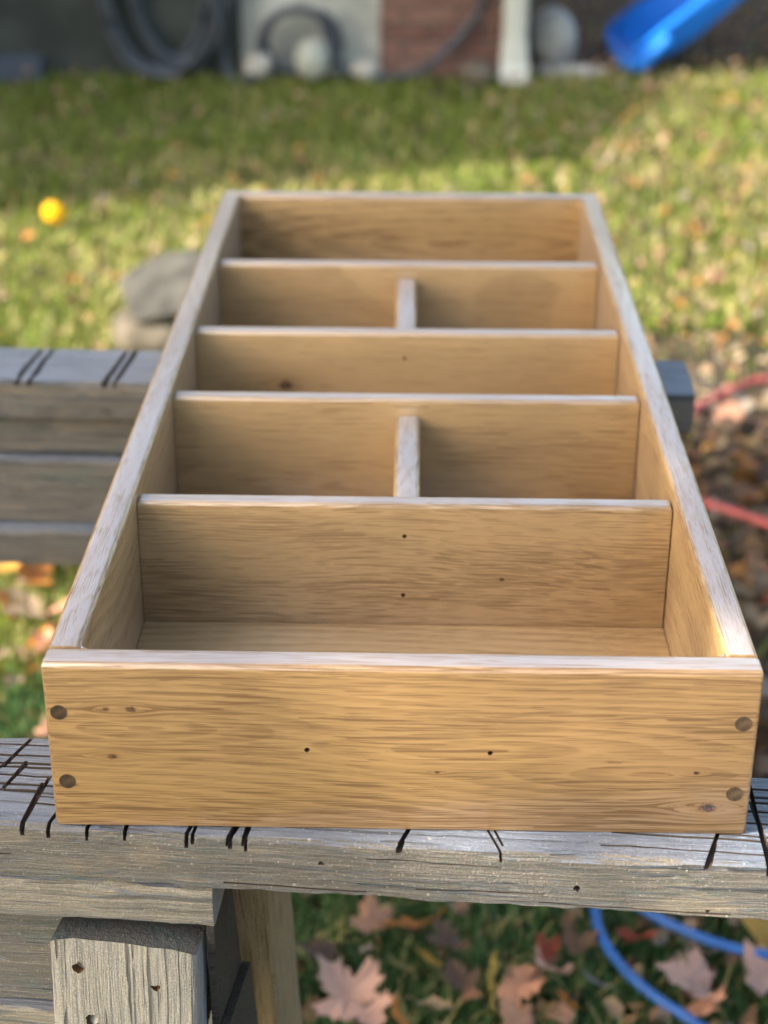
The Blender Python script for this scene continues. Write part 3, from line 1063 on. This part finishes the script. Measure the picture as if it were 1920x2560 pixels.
near_h = sawhorse("near weathered grey sawhorse under the front board of the oak box", (0.0, -0.0164), NEAR_ANG, M['grey_wood'], -0.95, 0.335,
                  KN, GN, 0.033, 21, True,
                  ((-0.108, -0.020, -0.0345, 0.0035, 0.0011, 0.012), (0.010, 0.088, -0.0300, 0.0030, 0.0009, -0.02), (0.085, 0.200, -0.0360, 0.0030, 0.0010, 0.008),
                   (-0.02, 0.06, -0.0105, 0.003, 0.0009, 0.015), (-0.40, -0.24, -0.0215, 0.003, 0.0009, 0.0)),
                  ((0.1065, -0.0235, 0.0021), (-0.0475, -0.0150, 0.0017), (0.186, -0.0345, 0.0014), (0.0075, -0.0085, 0.0018)))
KF = [(-0.389, 0.045, 0.11, rad(-3), 0.006, 0.0036), (-0.377, 0.045, 0.11, rad(-3), 0.006, 0.0036),
      (-0.300, 0.045, 0.11, rad(-5), 0.006, 0.0036), (-0.289, 0.045, 0.11, rad(-5), 0.006, 0.0036)]
far_h = sawhorse("far weathered grey sawhorse under the back half of the oak box", (0.0, 0.7205), -0.0290, M['grey_wood_far'], -0.95, 0.284,
                 KF, [(-0.7, 0.27, 0.045, 0.002, 0.0014, 0.0)], 0.047, 55, False)


# ------------------------------------------------------------------ leaves
def maple_outline():
    # half outline (x>0) of a maple leaf, tip up, stalk at the origin
    half = [(0.0, 0.0), (0.10, -0.04), (0.26, -0.06), (0.40, -0.10), (0.36, 0.04), (0.62, 0.08), (0.54, 0.17), (0.80, 0.34), (0.66, 0.36), (0.70, 0.50), (0.48, 0.44), (0.28, 0.40),
            (0.33, 0.58), (0.27, 0.66), (0.34, 0.80), (0.20, 0.76), (0.12, 0.88), (0.0, 1.08)]
    return half + [(-x, y) for (x, y) in half[-2:0:-1]]


def oval_outline():
    pts = []
    for i in range(16):
        a = 2 * math.pi * i / 16
        y = 0.5 - 0.5 * math.cos(a)
        pts.append((0.27 * math.sin(a) * (1 - 0.25 * y), y))
    return pts


def leaf_mesh(kind, seed, curl):
    r = random.Random(seed)
    out = maple_outline() if kind == 'maple' else oval_outline()
    c = (0.0, 0.30 if kind == 'maple' else 0.45)
    rings = [0.45, 0.8, 1.0]
    verts = [(c[0], c[1], 0)]
    vein = [1.0]
    n = len(out)
    kx, ky, kt = r.uniform(.4, 1) * curl, r.uniform(.2, .9) * curl, r.uniform(-.5, .5) * curl
    p1, p2 = r.random() * 6, r.random() * 6
    fold = r.choice((-1, 1, 1)) * r.uniform(.2, .55) * min(1.0, curl * 1.6)
    for f in rings:
        for i, (x, y) in enumerate(out):
            px, py = c[0] + (x - c[0]) * f, c[1] + (y - c[1]) * f
            z = kx * px * px + ky * (py - .3) ** 2 * .8 + kt * px * (py - .3) + 0.09 * curl * f * math.sin(i * 2.1 + p1) + 0.05 * math.sin(px * 7 + p2) * f
            z += fold * abs(px) * (0.6 + 0.4 * math.sin(py * 5 + p1))
            verts.append((px * (1 - .18 * curl * f), py, z))
            tip = 1.0 if (kind == 'maple' and (x, y) in [(0.0, 1.08), (0.80, 0.34), (-0.80, 0.34), (0.4, -0.1), (-0.4, -0.1)]) else 0.0
            vein.append(tip * 0.8 if kind == 'maple' else (1.0 if abs(x) < 0.02 else 0.0))
    faces = []
    for i in range(n):
        faces.append((0, 1 + i, 1 + (i + 1) % n))
    for k in range(len(rings) - 1):
        for i in range(n):
            a = 1 + k * n + i
            b = 1 + k * n + (i + 1) % n
            faces.append((a, a + n, b + n, b))
    # stalk
    b = len(verts)
    for (yy, zz) in ((0.0, 0.0), (-0.25, 0.02), (-0.5, 0.10 * r.uniform(-.5, 1))):
        for (dx, dz) in ((-0.012, 0), (0.012, 0), (0, 0.02)):
            verts.append((dx, yy, zz + dz))
            vein.append(1.0)
    for s in range(2):
        for j in range(3):
            a, d = b + s * 3 + j, b + s * 3 + (j + 1) % 3
            faces.append((a, d, d + 3, a + 3))
    me = bpy.data.meshes.new("fallen_leaf")
    me.from_pydata(verts, [], faces)
    me.polygons.foreach_set("use_smooth", [True] * len(me.polygons))
    at = me.attributes.new("vein", 'FLOAT_COLOR', 'POINT')
    at.data.foreach_set("color", [q for v in vein for q in (v, v, v, 1)])
    me.update()
    return me


LEAF_MESH = {}


def get_leaf(kind, var, curl, color):
    key = (kind, var, color)
    if key not in LEAF_MESH:
        me = leaf_mesh(kind, var * 13 + (0 if kind == 'maple' else 100), curl)
        me.materials.append(LEAF[color])
        LEAF_MESH[key] = me
    return LEAF_MESH[key]


def leaf(x, y, size, color, rot, tilt=(0.0, 0.0), z=0.035, kind='maple', var=0, curl=0.35, label=None, group="fallen leaves on the grass"):
    """(x, y) is where the middle of the leaf lies"""
    o = bpy.data.objects.new("fallen_leaf", get_leaf(kind, var, curl, color))
    COL.objects.link(o)
    R = Matrix.Rotation(rot, 4, 'Z') @ Matrix.Rotation(tilt[0], 4, 'X') @ Matrix.Rotation(tilt[1], 4, 'Y')
    o.matrix_world = Matrix.Translation((x, y, z)) @ R @ Matrix.Scale(size, 4) @ Matrix.Translation((0, -0.4, 0))
    tag(o, label=label, cat="leaf", group=group)
    return o


def gpt(u, v, z=0.0):
    """where a ray through pixel (u, v) of the photograph (1659 wide) met the ground when the place was surveyed"""
    k = 1920 / 1659
    R = cam.rotation_euler.to_matrix()
    d = R @ Vector(((u * k - 960) / 4232.286, -(v * k - 1280) / 4232.286, -1))
    s = (z - cam.location.z) / d.z
    return cam.location + d * s


NEAR_LEAVES = [
    # u, v, size, colour, rot, tilt, kind, var, curl, label
    (803, 1975, 0.062, 'salmon', 0.4, (0.9, 0.2), 'maple', 1, 0.5, "salmon leaf standing on edge just under the beam, left of the orange lobed leaf"),
    (893, 2000, 0.085, 'orange', 2.9, (0.5, 0.3), 'maple', 2, 0.4, "large orange lobed leaf right under the near sawhorse beam"),
    (738, 2135, 0.098, 'pink', 0.9, (0.55, -0.2), 'maple', 3, 0.5, "largest pinkish tan leaf beside the rear leg of the near sawhorse"),
    (800, 2195, 0.070, 'pink', 3.4, (0.2, 0.2), 'maple', 4, 0.4, "pinkish leaf overlapped by the largest leaf by the rear leg"),
    (872, 2085, 0.052, 'olive', 1.3, (0.2, 0.1), 'oval', 1, 0.6, "olive oval leaf lying flat in the middle of the shaded grass"),
    (1058, 2112, 0.066, 'yellow', 0.05, (0.6, 0.8), 'oval', 2, 1.0, "narrow curled yellow leaf standing up in the shaded grass"),
    (1172, 2048, 0.050, 'red', 0.9, (0.9, 0.1), 'maple', 5, 0.5, "small bright red leaf standing above the pinkish leaf pile"),
    (1185, 2095, 0.060, 'pink', 2.2, (0.6, 0.2), 'maple', 6, 0.5, "pinkish leaf directly below the small red leaf"),
    (1130, 2128, 0.080, 'salmon', 4.4, (0.3, 0.0), 'maple', 1, 0.4, "salmon lobed leaf between the curled yellow leaf and the orange curled leaf"),
    (1228, 2166, 0.052, 'orange', 1.9, (0.7, 0.4), 'oval', 3, 0.8, "bright orange curled leaf below the red leaf"),
    (1485, 2120, 0.092, 'pink', 1.5, (0.5, 0.0), 'maple', 7, 0.45, "large pinkish leaf leaning on the blue hose"),
    (1512, 2190, 0.075, 'salmon', 3.4, (0.5, 0.2), 'maple', 8, 0.4, "salmon leaf just below the large pinkish leaf by the blue hose"),
    (1640, 2095, 0.078, 'pink', 0.6, (0.6, 0.1), 'maple', 2, 0.4, "pink leaf at the right edge below the two blue hose strands"),
    (1640, 2012, 0.085, 'amber', 1.2, (0.75, 0.1), 'maple', 4, 0.2, "amber yellow leaf beside the blue hose at the right edge"),
    (1375, 2030, 0.055, 'red', 2.6, (0.4, 0.3), 'maple', 3, 0.5, "dark red leaf between the two blue hose strands"),
    (960, 2040, 0.070, 'brown', 2.0, (0.3, 0.1), 'maple', 5, 0.6, "brown crumpled leaf right of the orange lobed leaf"),
    (985, 2110, 0.06, 'brown', 0.3, (0.2, 0.2), 'maple', 7, 0.6, "brown leaf left of the curled yellow leaf"),
    (930, 2170, 0.07, 'tan', 4.0, (0.3, -0.2), 'oval', 4, 0.7, "tan curled oval leaf lower left of the curled yellow leaf"),
    (1100, 2200, 0.055, 'salmon', 0.8, (0.8, 0.1), 'maple', 6, 0.4, "salmon leaf tip at the bottom edge under the leaf pile"),
    (1290, 2120, 0.05, 'grey', 1.2, (0.2, 0.3), 'oval', 1, 0.6, "grey dry leaf right of the orange curled leaf"),
    (1255, 2040, 0.055, 'brown', 5.0, (0.3, 0.1), 'maple', 8, 0.6, "brown leaf left of the first blue hose strand"),
    (870, 2205, 0.06, 'orange', 1.0, (0.5, 0.5), 'oval', 5, 0.8, "orange narrow leaf at the bottom edge right of the pinkish leaves"),
    (690, 2050, 0.06, 'brown', 1.9, (0.2, 0.1), 'maple', 1, 0.6, "brown leaf behind the rear leg above the largest pinkish leaf"),
    (930, 2075, 0.05, 'amber', 1.0, (0.1, 0.2), 'oval', 2, 0.5, "small amber leaf below the orange lobed leaf"),
    (1455, 2010, 0.06, 'tan', 2.5, (0.2, 0.2), 'maple', 5, 0.5, "tan leaf above the second blue hose strand"),
]
for (u, v, s, c, r, tl, kd, vr, cu, lb) in NEAR_LEAVES:
    p = gpt(u, v, 0.05)
    leaf(p.x, p.y, s * 0.72, c, r, tl, 0.05, kd, vr, cu, lb, "leaves on the shaded grass under the near beam")

# scattered single leaves
names = {'pink': "pinkish", 'orange': "orange", 'salmon': "salmon", 'yellow': "yellow", 'amber': "amber", 'brown': "brown", 'tan': "tan", 'red': "red", 'olive': "olive", 'grey': "grey"}


ORD = ['first', 'second', 'third', 'fourth', 'fifth', 'sixth', 'seventh', 'eighth', 'ninth', 'tenth', 'eleventh', 'twelfth', 'thirteenth', 'fourteenth', 'fifteenth', 'sixteenth', 'seventeenth', 'eighteenth', 'nineteenth', 'twentieth']


def scatter(n, fx, fy, weights, where, group, smin=0.03, smax=0.055):
    ks, ws = list(weights), list(weights.values())
    k = 0
    made = []
    while k < n:
        x, y = fx(), fy()
        if abs(x) > 0.26 * (y + 0.84) + 0.12:
            continue
        c = random.choices(ks, ws)[0]
        kd = 'maple' if random.random() < 0.7 else 'oval'
        made.append(leaf(x, y, random.uniform(smin, smax), c, random.uniform(0, 6.28), (random.uniform(-.5, .6), random.uniform(-.4, .4)), random.uniform(0.03, 0.06), kd,
             random.randint(1, 6), 0.5, "%s %s leaf %s" % (names[c], "lobed" if kd == 'maple' else "oval", where), group))
        k += 1
    # tell look-alikes apart by how near they lie to the photographer
    kinds = {}
    for o in made:
        kinds.setdefault(o['label'], []).append(o)
    for lb, os_ in kinds.items():
        if len(os_) < 2:
            continue
        os_.sort(key=lambda q: q.location.y)
        for i, q in enumerate(os_):
            q['label'] = ("%s nearest %s" % (ORD[i], lb)).replace("first nearest", "nearest").strip() if i < len(os_) - 1 else "farthest " + lb


scatter(42, lambda: random.uniform(-.72, -.36), lambda: random.uniform(.9, 1.75), {'orange': 4, 'salmon': 4, 'amber': 3, 'tan': 5},
        "on the sunny grass between the sawhorses left of the box", "leaves left of the box between the sawhorses", 0.045, 0.07)
scatter(46, lambda: random.uniform(.36, .95), lambda: random.uniform(1.0, 2.4), {'brown': 9, 'grey': 2, 'tan': 1, 'red': 1, 'olive': 1},
        "on the shaded ground right of the box", "leaves on the shaded ground right of the box")
scatter(20, lambda: random.uniform(.25, 1.6), lambda: random.uniform(2.4, 4.8), {'tan': 6, 'brown': 4, 'pink': 2, 'grey': 2, 'orange': 1},
        "on the sunny lawn right of the box", "leaves on the sunny lawn right of the box", 0.024, 0.042)
scatter(26, lambda: random.uniform(-1.5, -.2), lambda: random.uniform(2.0, 4.4), {'tan': 5, 'salmon': 2, 'orange': 2, 'brown': 2, 'amber': 1},
        "on the sunny lawn left of the box", "leaves on the sunny lawn left of the box", 0.024, 0.042)
scatter(22, lambda: random.uniform(-1.6, 1.6), lambda: random.uniform(4.6, 5.75), {'tan': 4, 'pink': 2, 'brown': 3, 'orange': 1},
        "on the far lawn near the house", "leaves on the far lawn near the house", 0.024, 0.042)

# ------------------------------------------------------------------ grass and litter


def gauss2(x, y, cx, cy, sx, sy):
    return math.exp(-((x - cx) / sx) ** 2 - ((y - cy) / sy) ** 2)


def grass():
    N = 95000
    y = np.empty(0)
    x = np.empty(0)
    while len(y) < N:
        yy = 0.25 + 7.6 * rng.random(N) ** 1.5
        hw = 0.27 * (yy + 0.84) + 0.22
        xx = (rng.random(N) * 2 - 1) * hw
        bare = np.sin(xx * 5.1 + yy * 2.3) * np.sin(yy * 4.1 - xx * 1.7) + 0.6 * np.sin(xx * 13 + 1) * np.sin(yy * 11)
        lot = np.where((xx > 0.32) & (yy < 3.0) & (yy > 0.95), 0.05, 1.0)
        lot = np.where((xx > 0.32) & (yy >= 3.0) & (yy < 4.4), 0.6, lot)
        lot = np.where((xx > 0.42) & (yy > 6.0), 0.06, lot)
        lot = np.where(yy > WY - 0.03, np.where(xx < 0.45, 0.0, lot), lot)
        keep = rng.random(N) < np.clip(0.75 + 0.35 * bare, 0.12, 1) * lot
        x = np.concatenate([x, xx[keep]])
        y = np.concatenate([y, yy[keep]])
    x, y = x[:N], y[:N]
    h = rng.uniform(0.025, 0.065, N) * np.where(y < 1.6, 1.15, 0.9)
    w = rng.uniform(0.0016, 0.0034, N) * (1 + 0.25 * np.clip(y - 1, 0, 5))
    a = rng.uniform(0, 6.283, N)
    lean = rng.uniform(0.1, 1.0, N)
    dx, dy = np.cos(a), np.sin(a)
    px, py = -dy, dx
    V = np.empty((N, 5, 3))
    for k, (t, ww) in enumerate(((0, 1), (0, -1), (0.55, 0.8), (0.55, -0.8), (1.0, 0))):
        out = lean * h * t * t
        V[:, k, 0] = x + dx * out + px * w * ww
        V[:, k, 1] = y + dy * out + py * w * ww
        V[:, k, 2] = -0.016 + h * t * (1 - 0.3 * lean * t)
    idx = np.arange(N)[:, None] * 5
    quads = (idx + np.array([[0, 1, 3, 2]]))
    tris = (idx + np.array([[2, 3, 4]]))
    me = bpy.data.meshes.new("grass")
    me.vertices.add(N * 5)
    me.vertices.foreach_set("co", V.reshape(-1))
    me.loops.add(N * 7)
    loops = np.concatenate([quads, tris], 1).reshape(-1)
    me.loops.foreach_set("vertex_index", loops.astype(np.int32))
    me.polygons.add(N * 2)
    starts = (np.arange(N)[:, None] * 7 + np.array([[0, 4]])).reshape(-1)
    me.polygons.foreach_set("loop_start", starts.astype(np.int32))
    me.update(calc_edges=True)
    dry = (rng.random(N) < (0.36 + 0.2 * np.sin(x * 4 + y * 3) * np.sin(y * 2.6))).astype(float)[:, None]
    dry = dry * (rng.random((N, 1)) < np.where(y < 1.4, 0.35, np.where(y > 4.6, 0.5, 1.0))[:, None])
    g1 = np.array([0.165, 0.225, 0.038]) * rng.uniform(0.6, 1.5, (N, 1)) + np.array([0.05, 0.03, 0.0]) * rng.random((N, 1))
    g1 = np.where((y < 1.35)[:, None], g1 * np.array([0.42, 0.66, 1.3]), g1)  # blades under the near beam painted darker and bluer, as in shade
    g2 = np.array([0.54, 0.47, 0.19]) * rng.uniform(0.7, 1.2, (N, 1))
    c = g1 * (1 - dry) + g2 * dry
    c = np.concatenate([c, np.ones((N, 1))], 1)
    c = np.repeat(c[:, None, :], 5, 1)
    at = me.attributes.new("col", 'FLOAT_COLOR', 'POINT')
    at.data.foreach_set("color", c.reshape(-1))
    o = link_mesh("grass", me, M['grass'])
    tag(o, kind="stuff", label="short green and straw coloured lawn grass", cat="grass")


grass()


def litter():
    verts, faces, cols = [], [], []
    pal = [(0.36, 0.25, 0.15), (0.26, 0.16, 0.09), (0.42, 0.32, 0.2), (0.17, 0.10, 0.06), (0.45, 0.24, 0.16), (0.5, 0.24, 0.07), (0.3, 0.25, 0.2)]
    n = 0
    while n < 5400:
        yy = 0.3 + 8.5 * rng.random() ** 1.2
        xx = (rng.random() * 2 - 1) * (0.28 * (yy + 0.84) + 0.3)
        if n > 4700:
            yy = rng.uniform(6.0, 8.8)
            xx = rng.uniform(0.5, 2.9)
        dens = 0.16 + 0.5 * (xx > 0.3) + 0.6 * (xx > 0.3 and 0.9 < yy < 3.0) + 0.12 * math.sin(xx * 3 + yy)
        if yy > 6 and xx > 0.42:
            dens = 1.0
        if yy > WY - 0.04 and xx < 0.47:
            continue
        if rng.random() > dens:
            continue
        s = rng.uniform(0.010, 0.026) * (1.4 if xx > 0.3 and 0.9 < yy < 2.6 else 0.72)
        t = rng.normal(0, 0.4, 2)
        a = rng.uniform(0, 6.28)
        R = Matrix.Rotation(a, 3, 'Z') @ Matrix.Rotation(t[0], 3, 'X') @ Matrix.Rotation(t[1], 3, 'Y')
        b = len(verts)
        cu = rng.uniform(0, 0.6)
        for (p, q, zz) in ((0, -1, 0), (0.55, -0.5, cu), (0.8, 0.25, cu), (0, 1, 0), (-0.75, 0.3, cu), (-0.5, -0.55, cu)):
            v = R @ Vector((p * s, q * s, zz * s))
            verts.append((xx + v.x, yy + v.y, 0.022 + v.z + rng.uniform(0, .02)))
        faces += [(b, b + 1, b + 2, b + 3), (b, b + 3, b + 4, b + 5)]
        c = np.array(pal[int(rng.integers(len(pal)))]) * rng.uniform(0.7, 1.2)
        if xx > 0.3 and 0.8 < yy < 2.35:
            c = c * 0.42          # shade right of the box put into the leaf colours
        cols += [(*c, 1)] * 6
        n += 1
    o = mesh_obj("leaf_litter", verts, faces, M['litter'])
    at = o.data.attributes.new("col", 'FLOAT_COLOR', 'POINT')
    at.data.foreach_set("color", np.array(cols).reshape(-1))
    tag(o, kind="stuff", label="small dry leaf litter strewn over the lawn", cat="leaf litter")


litter()

# ------------------------------------------------------------------ hoses
z0 = 0.055


def gline(pts, z=z0, lift=None):
    out = []
    for i, (u, v) in enumerate(pts):
        p = gpt(u, v, z)
        out.append((p.x, p.y, z + (lift[i] if lift else 0)))
    return out


bh = gline([(1330, 1850), (1290, 1930), (1287, 1980), (1305, 2035), (1345, 2090), (1400, 2142), (1470, 2190), (1560, 2245), (1700, 2320)])
bh2 = gline([(1300, 1900), (1360, 1945), (1430, 1988), (1520, 2028), (1610, 2054), (1700, 2068), (1850, 2080)], z0 + 0.004)
tag(tube("garden_hose", list(reversed(bh)) + bh2, 0.0060, M['blue_hose'], n=12),
    "bright blue hose looping on the shaded grass under the near beam", "hose")
rh = gline([(1900, 790), (1659, 818), (1580, 842), (1520, 872), (1480, 905), (1440, 960), (1440, 1030), (1490, 1075), (1560, 1098), (1659, 1132), (1800, 1190)])
tag(tube("garden_hose", rh, 0.0075, M['red_hose'], n=12), "red hose lying in a bend on the ground right of the box", "hose")


def coil(name, cx, cz_top, rx, rz, turns, y0, r, label, drop, spread, seed):
    rr = random.Random(seed)
    pts = []
    for t in range(turns):
        sx = rx * (1 + spread * (t - turns / 2) / turns + rr.uniform(-.05, .05))
        sz = rz * (1 + rr.uniform(-.04, .04))
        ox = rr.uniform(-.04, .04)
        for k in range(12):
            a = 2 * math.pi * k / 12 + math.pi / 2
            z = cz_top - sz + sz * math.sin(a)
            pts.append((cx + ox + sx * math.cos(a), y0 - t * 0.012 - rr.uniform(0, .012), max(z, 0.03)))
    pts += drop
    return tag(tube(name, pts, r, M['grey_hose'], n=10, sub=4), label, "hose")


coil("garden_hose", -0.93, 0.88, 0.205, 0.42, 4, WY - 0.04, 0.019, "dark grey hose hanging in tall loops on the dark wall", [(-0.72, WY - 0.12, 0.05), (-0.62, WY - 0.2, 0.03)], 0.5, 4)
tag(tube("garden_hose", [(-1.235, WY - 0.05, 0.7), (-1.21, WY - 0.05, 0.40), (-1.19, WY - 0.06, 0.22), (-1.12, WY - 0.08, 0.07), (-1.02, WY - 0.12, 0.025), (-0.9, WY - .14, 0.02)],
         0.017, M['grey_hose']), "single grey hose strand hanging left of the tall loops on the dark wall", "hose")
coil("garden_hose", -0.42, 0.265, 0.15, 0.125, 3, WY - 0.055, 0.015, "low grey hose coil leaning on the pale wall around a pale pail",
     [(-0.25, WY - 0.12, 0.03), (0.0, WY - 0.1, 0.03), (0.1, WY - 0.06, 0.09), (0.21, WY - 0.03, 0.2), (0.27, WY - 0.03, 0.33), (0.29, WY - .03, 0.6)], 0.3, 9)
# hose hook on the wall
hk = bmesh.new()
bmesh.ops.create_cone(hk, cap_ends=True, segments=16, radius1=0.05, radius2=0.05, depth=0.10)
hk2 = bmesh.ops.create_cone(hk, cap_ends=True, segments=16, radius1=0.075, radius2=0.075, depth=0.01)
for v in hk2['verts']:
    v.co.z += 0.052
bmesh.ops.transform(hk, matrix=Matrix.Rotation(rad(90), 4, 'X'), verts=hk.verts)
o = hchild(bm_obj("hose_hanger", hk, M['white_metal']))
o.location = (-0.93, WY - 0.052, 0.80)

# pail lying on its side in the low coil
pl = bmesh.new()
seg = 24
prof = [(0.0, 0.0), (0.052, 0.0), (0.058, 0.012), (0.066, 0.13), (0.071, 0.132), (0.071, 0.142), (0.062, 0.142), (0.054, 0.02), (0.0, 0.018)]
rings = []
for (r_, y_) in prof:
    rings.append([pl.verts.new((r_ * math.cos(2 * math.pi * j / seg), -y_, r_ * math.sin(2 * math.pi * j / seg))) for j in range(seg)] if r_ > 0 else [pl.verts.new((0, -y_, 0))])
for a, b in zip(rings, rings[1:]):
    for j in range(seg):
        k = (j + 1) % seg
        if len(a) == 1:
            pl.faces.new((a[0], b[j], b[k]))
        elif len(b) == 1:
            pl.faces.new((a[j], b[0], a[k]))
        else:
            pl.faces.new((a[j], b[j], b[k], a[k]))
o = bm_obj("pail", pl, M['pail'], smooth=True, loc=(-0.39, WY - 0.24, 0.088), rot=(0, 0, rad(180)))
tag(o, "pale plastic pail tipped over inside the low hose coil by the pale wall", "pail")


# ------------------------------------------------------------------ stones
def stone(x, y, z, sx, sy, sz, seed, mat, label, rot=(0, 0, 0), flat=0.0):
    r = np.random.default_rng(seed)
    bm = bmesh.new()
    bmesh.ops.create_icosphere(bm, subdivisions=4, radius=1.0)
    ks = r.normal(size=(7, 3)) * 1.7
    ph = r.random(7) * 6
    cuts = [v / np.linalg.norm(v) for v in r.normal(size=(9, 3))]
    for v in bm.verts:
        p = np.array(v.co)
        for c in cuts:
            d = p @ c - 0.80
            if d > 0:
                p -= c * d * 0.85
        d = sum(math.sin(k @ p * 1.2 + q) for k, q in zip(ks, ph)) * 0.02
        v.co = Vector(p * (1 + d)) * 1.12
        if flat:
            v.co.z = math.copysign(abs(v.co.z) ** (1 - flat), v.co.z)
        v.co.x *= sx
        v.co.y *= sy
        v.co.z *= sz
    o = bm_obj("stone", bm, mat, smooth=True, loc=(x, y, z), rot=rot)
    return tag(o, label, "stone", "loose stones")


q1 = gpt(330, 704, 0.05)
stone(q1.x, q1.y, 0.036, 0.100, 0.085, 0.050, 3, M['stone'], "rounded brown stone nearest the box on the left lawn")
stone(q1.x + 0.045, q1.y + 0.030, 0.132, 0.125, 0.125, 0.022, 8, M['stone_slab'], "flat grey slab lying on the rounded stone left of the box", rot=(rad(16), rad(-12), rad(12)), flat=0.2)
stone(0.56, 6.12, 0.10, 0.085, 0.08, 0.12, 5, M['stone_pale'], "upright pale stone right of the downspout")
stone(-0.60, WY - 0.10, 0.055, 0.055, 0.05, 0.05, 6, M['stone_pale'], "small pale stone at the foot of the pale wall near the tall hose loops")
stone(-0.19, WY - 0.10, 0.035, 0.06, 0.05, 0.04, 7, M['stone_pale'], "small grey stone between the low hose coil and the brick")
stone(0.24, WY - 0.12, 0.035, 0.06, 0.05, 0.045, 12, M['stone'], "brownish stone at the foot of the brick beside the downspout")
stone(0.62, 5.97, 0.012, 0.13, 0.06, 0.02, 14, M['stone_pale'], "flat pale splash stone in front of the mulch", flat=0.3)

# small gourd on the lawn
bm = bmesh.new()
bmesh.ops.create_uvsphere(bm, u_segments=32, v_segments=18, radius=0.033)
for v in bm.verts:
    a = math.atan2(v.co.y, v.co.x)
    k = 1 + 0.05 * math.cos(a * 8)
    v.co.x *= k
    v.co.y *= k
    v.co.z *= 0.92
p = gpt(118, 462, 0.045)
gd = bm_obj("gourd", bm, M['ball'], smooth=True, loc=(p.x, p.y, 0.05), rot=(0.3, 0.2, 0))
tag(gd, "small round orange yellow gourd lying in the sunny grass left of the box", "gourd")
st = bmesh.new()
bmesh.ops.create_cone(st, cap_ends=True, segments=8, radius1=0.006, radius2=0.004, depth=0.02)
bm_obj("stem", st, M['stem'], gd, loc=(0, 0, 0.041), rot=(0.3, 0, 0))

# slate blue bin far left by the wall
cb = box_bm(-0.09, 0.09, -0.05, 0.05, 0, 0.085)
top = max(cb.faces, key=lambda f: f.calc_center_median().z)
bmesh.ops.inset_region(cb, faces=[top], thickness=0.008)
for v in top.verts:
    v.co.z -= 0.06
tag(bm_obj("bin", cb, M['crate'], loc=(-1.53, WY - 0.12, 0.0), rot=(0, 0, 0.1)), "low slate blue plastic bin at the foot of the dark wall", "bin")

# ------------------------------------------------------------------ blue slide
sl = empty("slide", (0.975, 6.29, 0.0), label="bright blue plastic slide ending on the mulch right of the house corner", cat="slide")
path = [Vector(p) for p in ((0.90, 6.26, 0.035), (0.95, 6.26, 0.05), (1.03, 6.265, 0.085), (1.14, 6.275, 0.15), (1.32, 6.29, 0.29), (1.75, 6.33, 0.66), (2.3, 6.38, 1.15))]


def slide_mesh():
    bm = bmesh.new()
    prof = [(-0.17, 0.10), (-0.19, 0.115), (-0.205, 0.10), (-0.20, 0.06), (-0.165, -0.012), (0.165, -0.012), (0.20, 0.06), (0.205, 0.10), (0.19, 0.115), (0.17, 0.10), (0.15, 0.03), (0.12, 0.008), (-0.12, 0.008), (-0.15, 0.03)]
    rings = []
    for i, p in enumerate(path):
        a = path[max(i - 1, 0)]
        b = path[min(i + 1, len(path) - 1)]
        d = (b - a).normalized()
        u = d.cross(Vector((0, 0, 1))).normalized()
        n = u.cross(d)
        low = 0.45 if i == 0 else (0.8 if i == 1 else 1.0)
        rings.append([bm.verts.new(p + u * q[0] * (1.62, 1.6, 1.4, 1.15, 0.92, 0.88, 0.88)[i] + n * q[1] * low) for q in prof])
    for a, b in zip(rings, rings[1:]):
        for j in range(len(prof)):
            k = (j + 1) % len(prof)
            bm.faces.new((a[j], a[k], b[k], b[j]))
    bm.faces.new(rings[0])
    bm.faces.new(rings[-1])
    return bm


o = bm_obj("chute", slide_mesh(), M['slide'], sl, smooth=False, loc=(-1.0, -6.3, 0))
smooth_angle(o, 50)
lip = tube("lip", [(1.02, 5.94, 0.15), (0.95, 5.93, 0.08), (0.91, 5.94, 0.04), (0.88, 6.06, 0.022), (0.865, 6.26, 0.02), (0.865, 6.45, 0.022), (0.865, 6.58, 0.04), (0.89, 6.60, 0.08), (0.98, 6.60, 0.15)], 0.028, M['slide'], sl)
lip.location = (-1.0, -6.3, 0)
for sx in (-0.12, 0.12):
    lg = tube("support_leg", [(2.1, 6.36 + sx, 0.95), (2.12, 6.36 + sx, -0.02)], 0.02, M['slide'], sl, sub=1)
    lg.location = (-1.0, -6.3, 0)
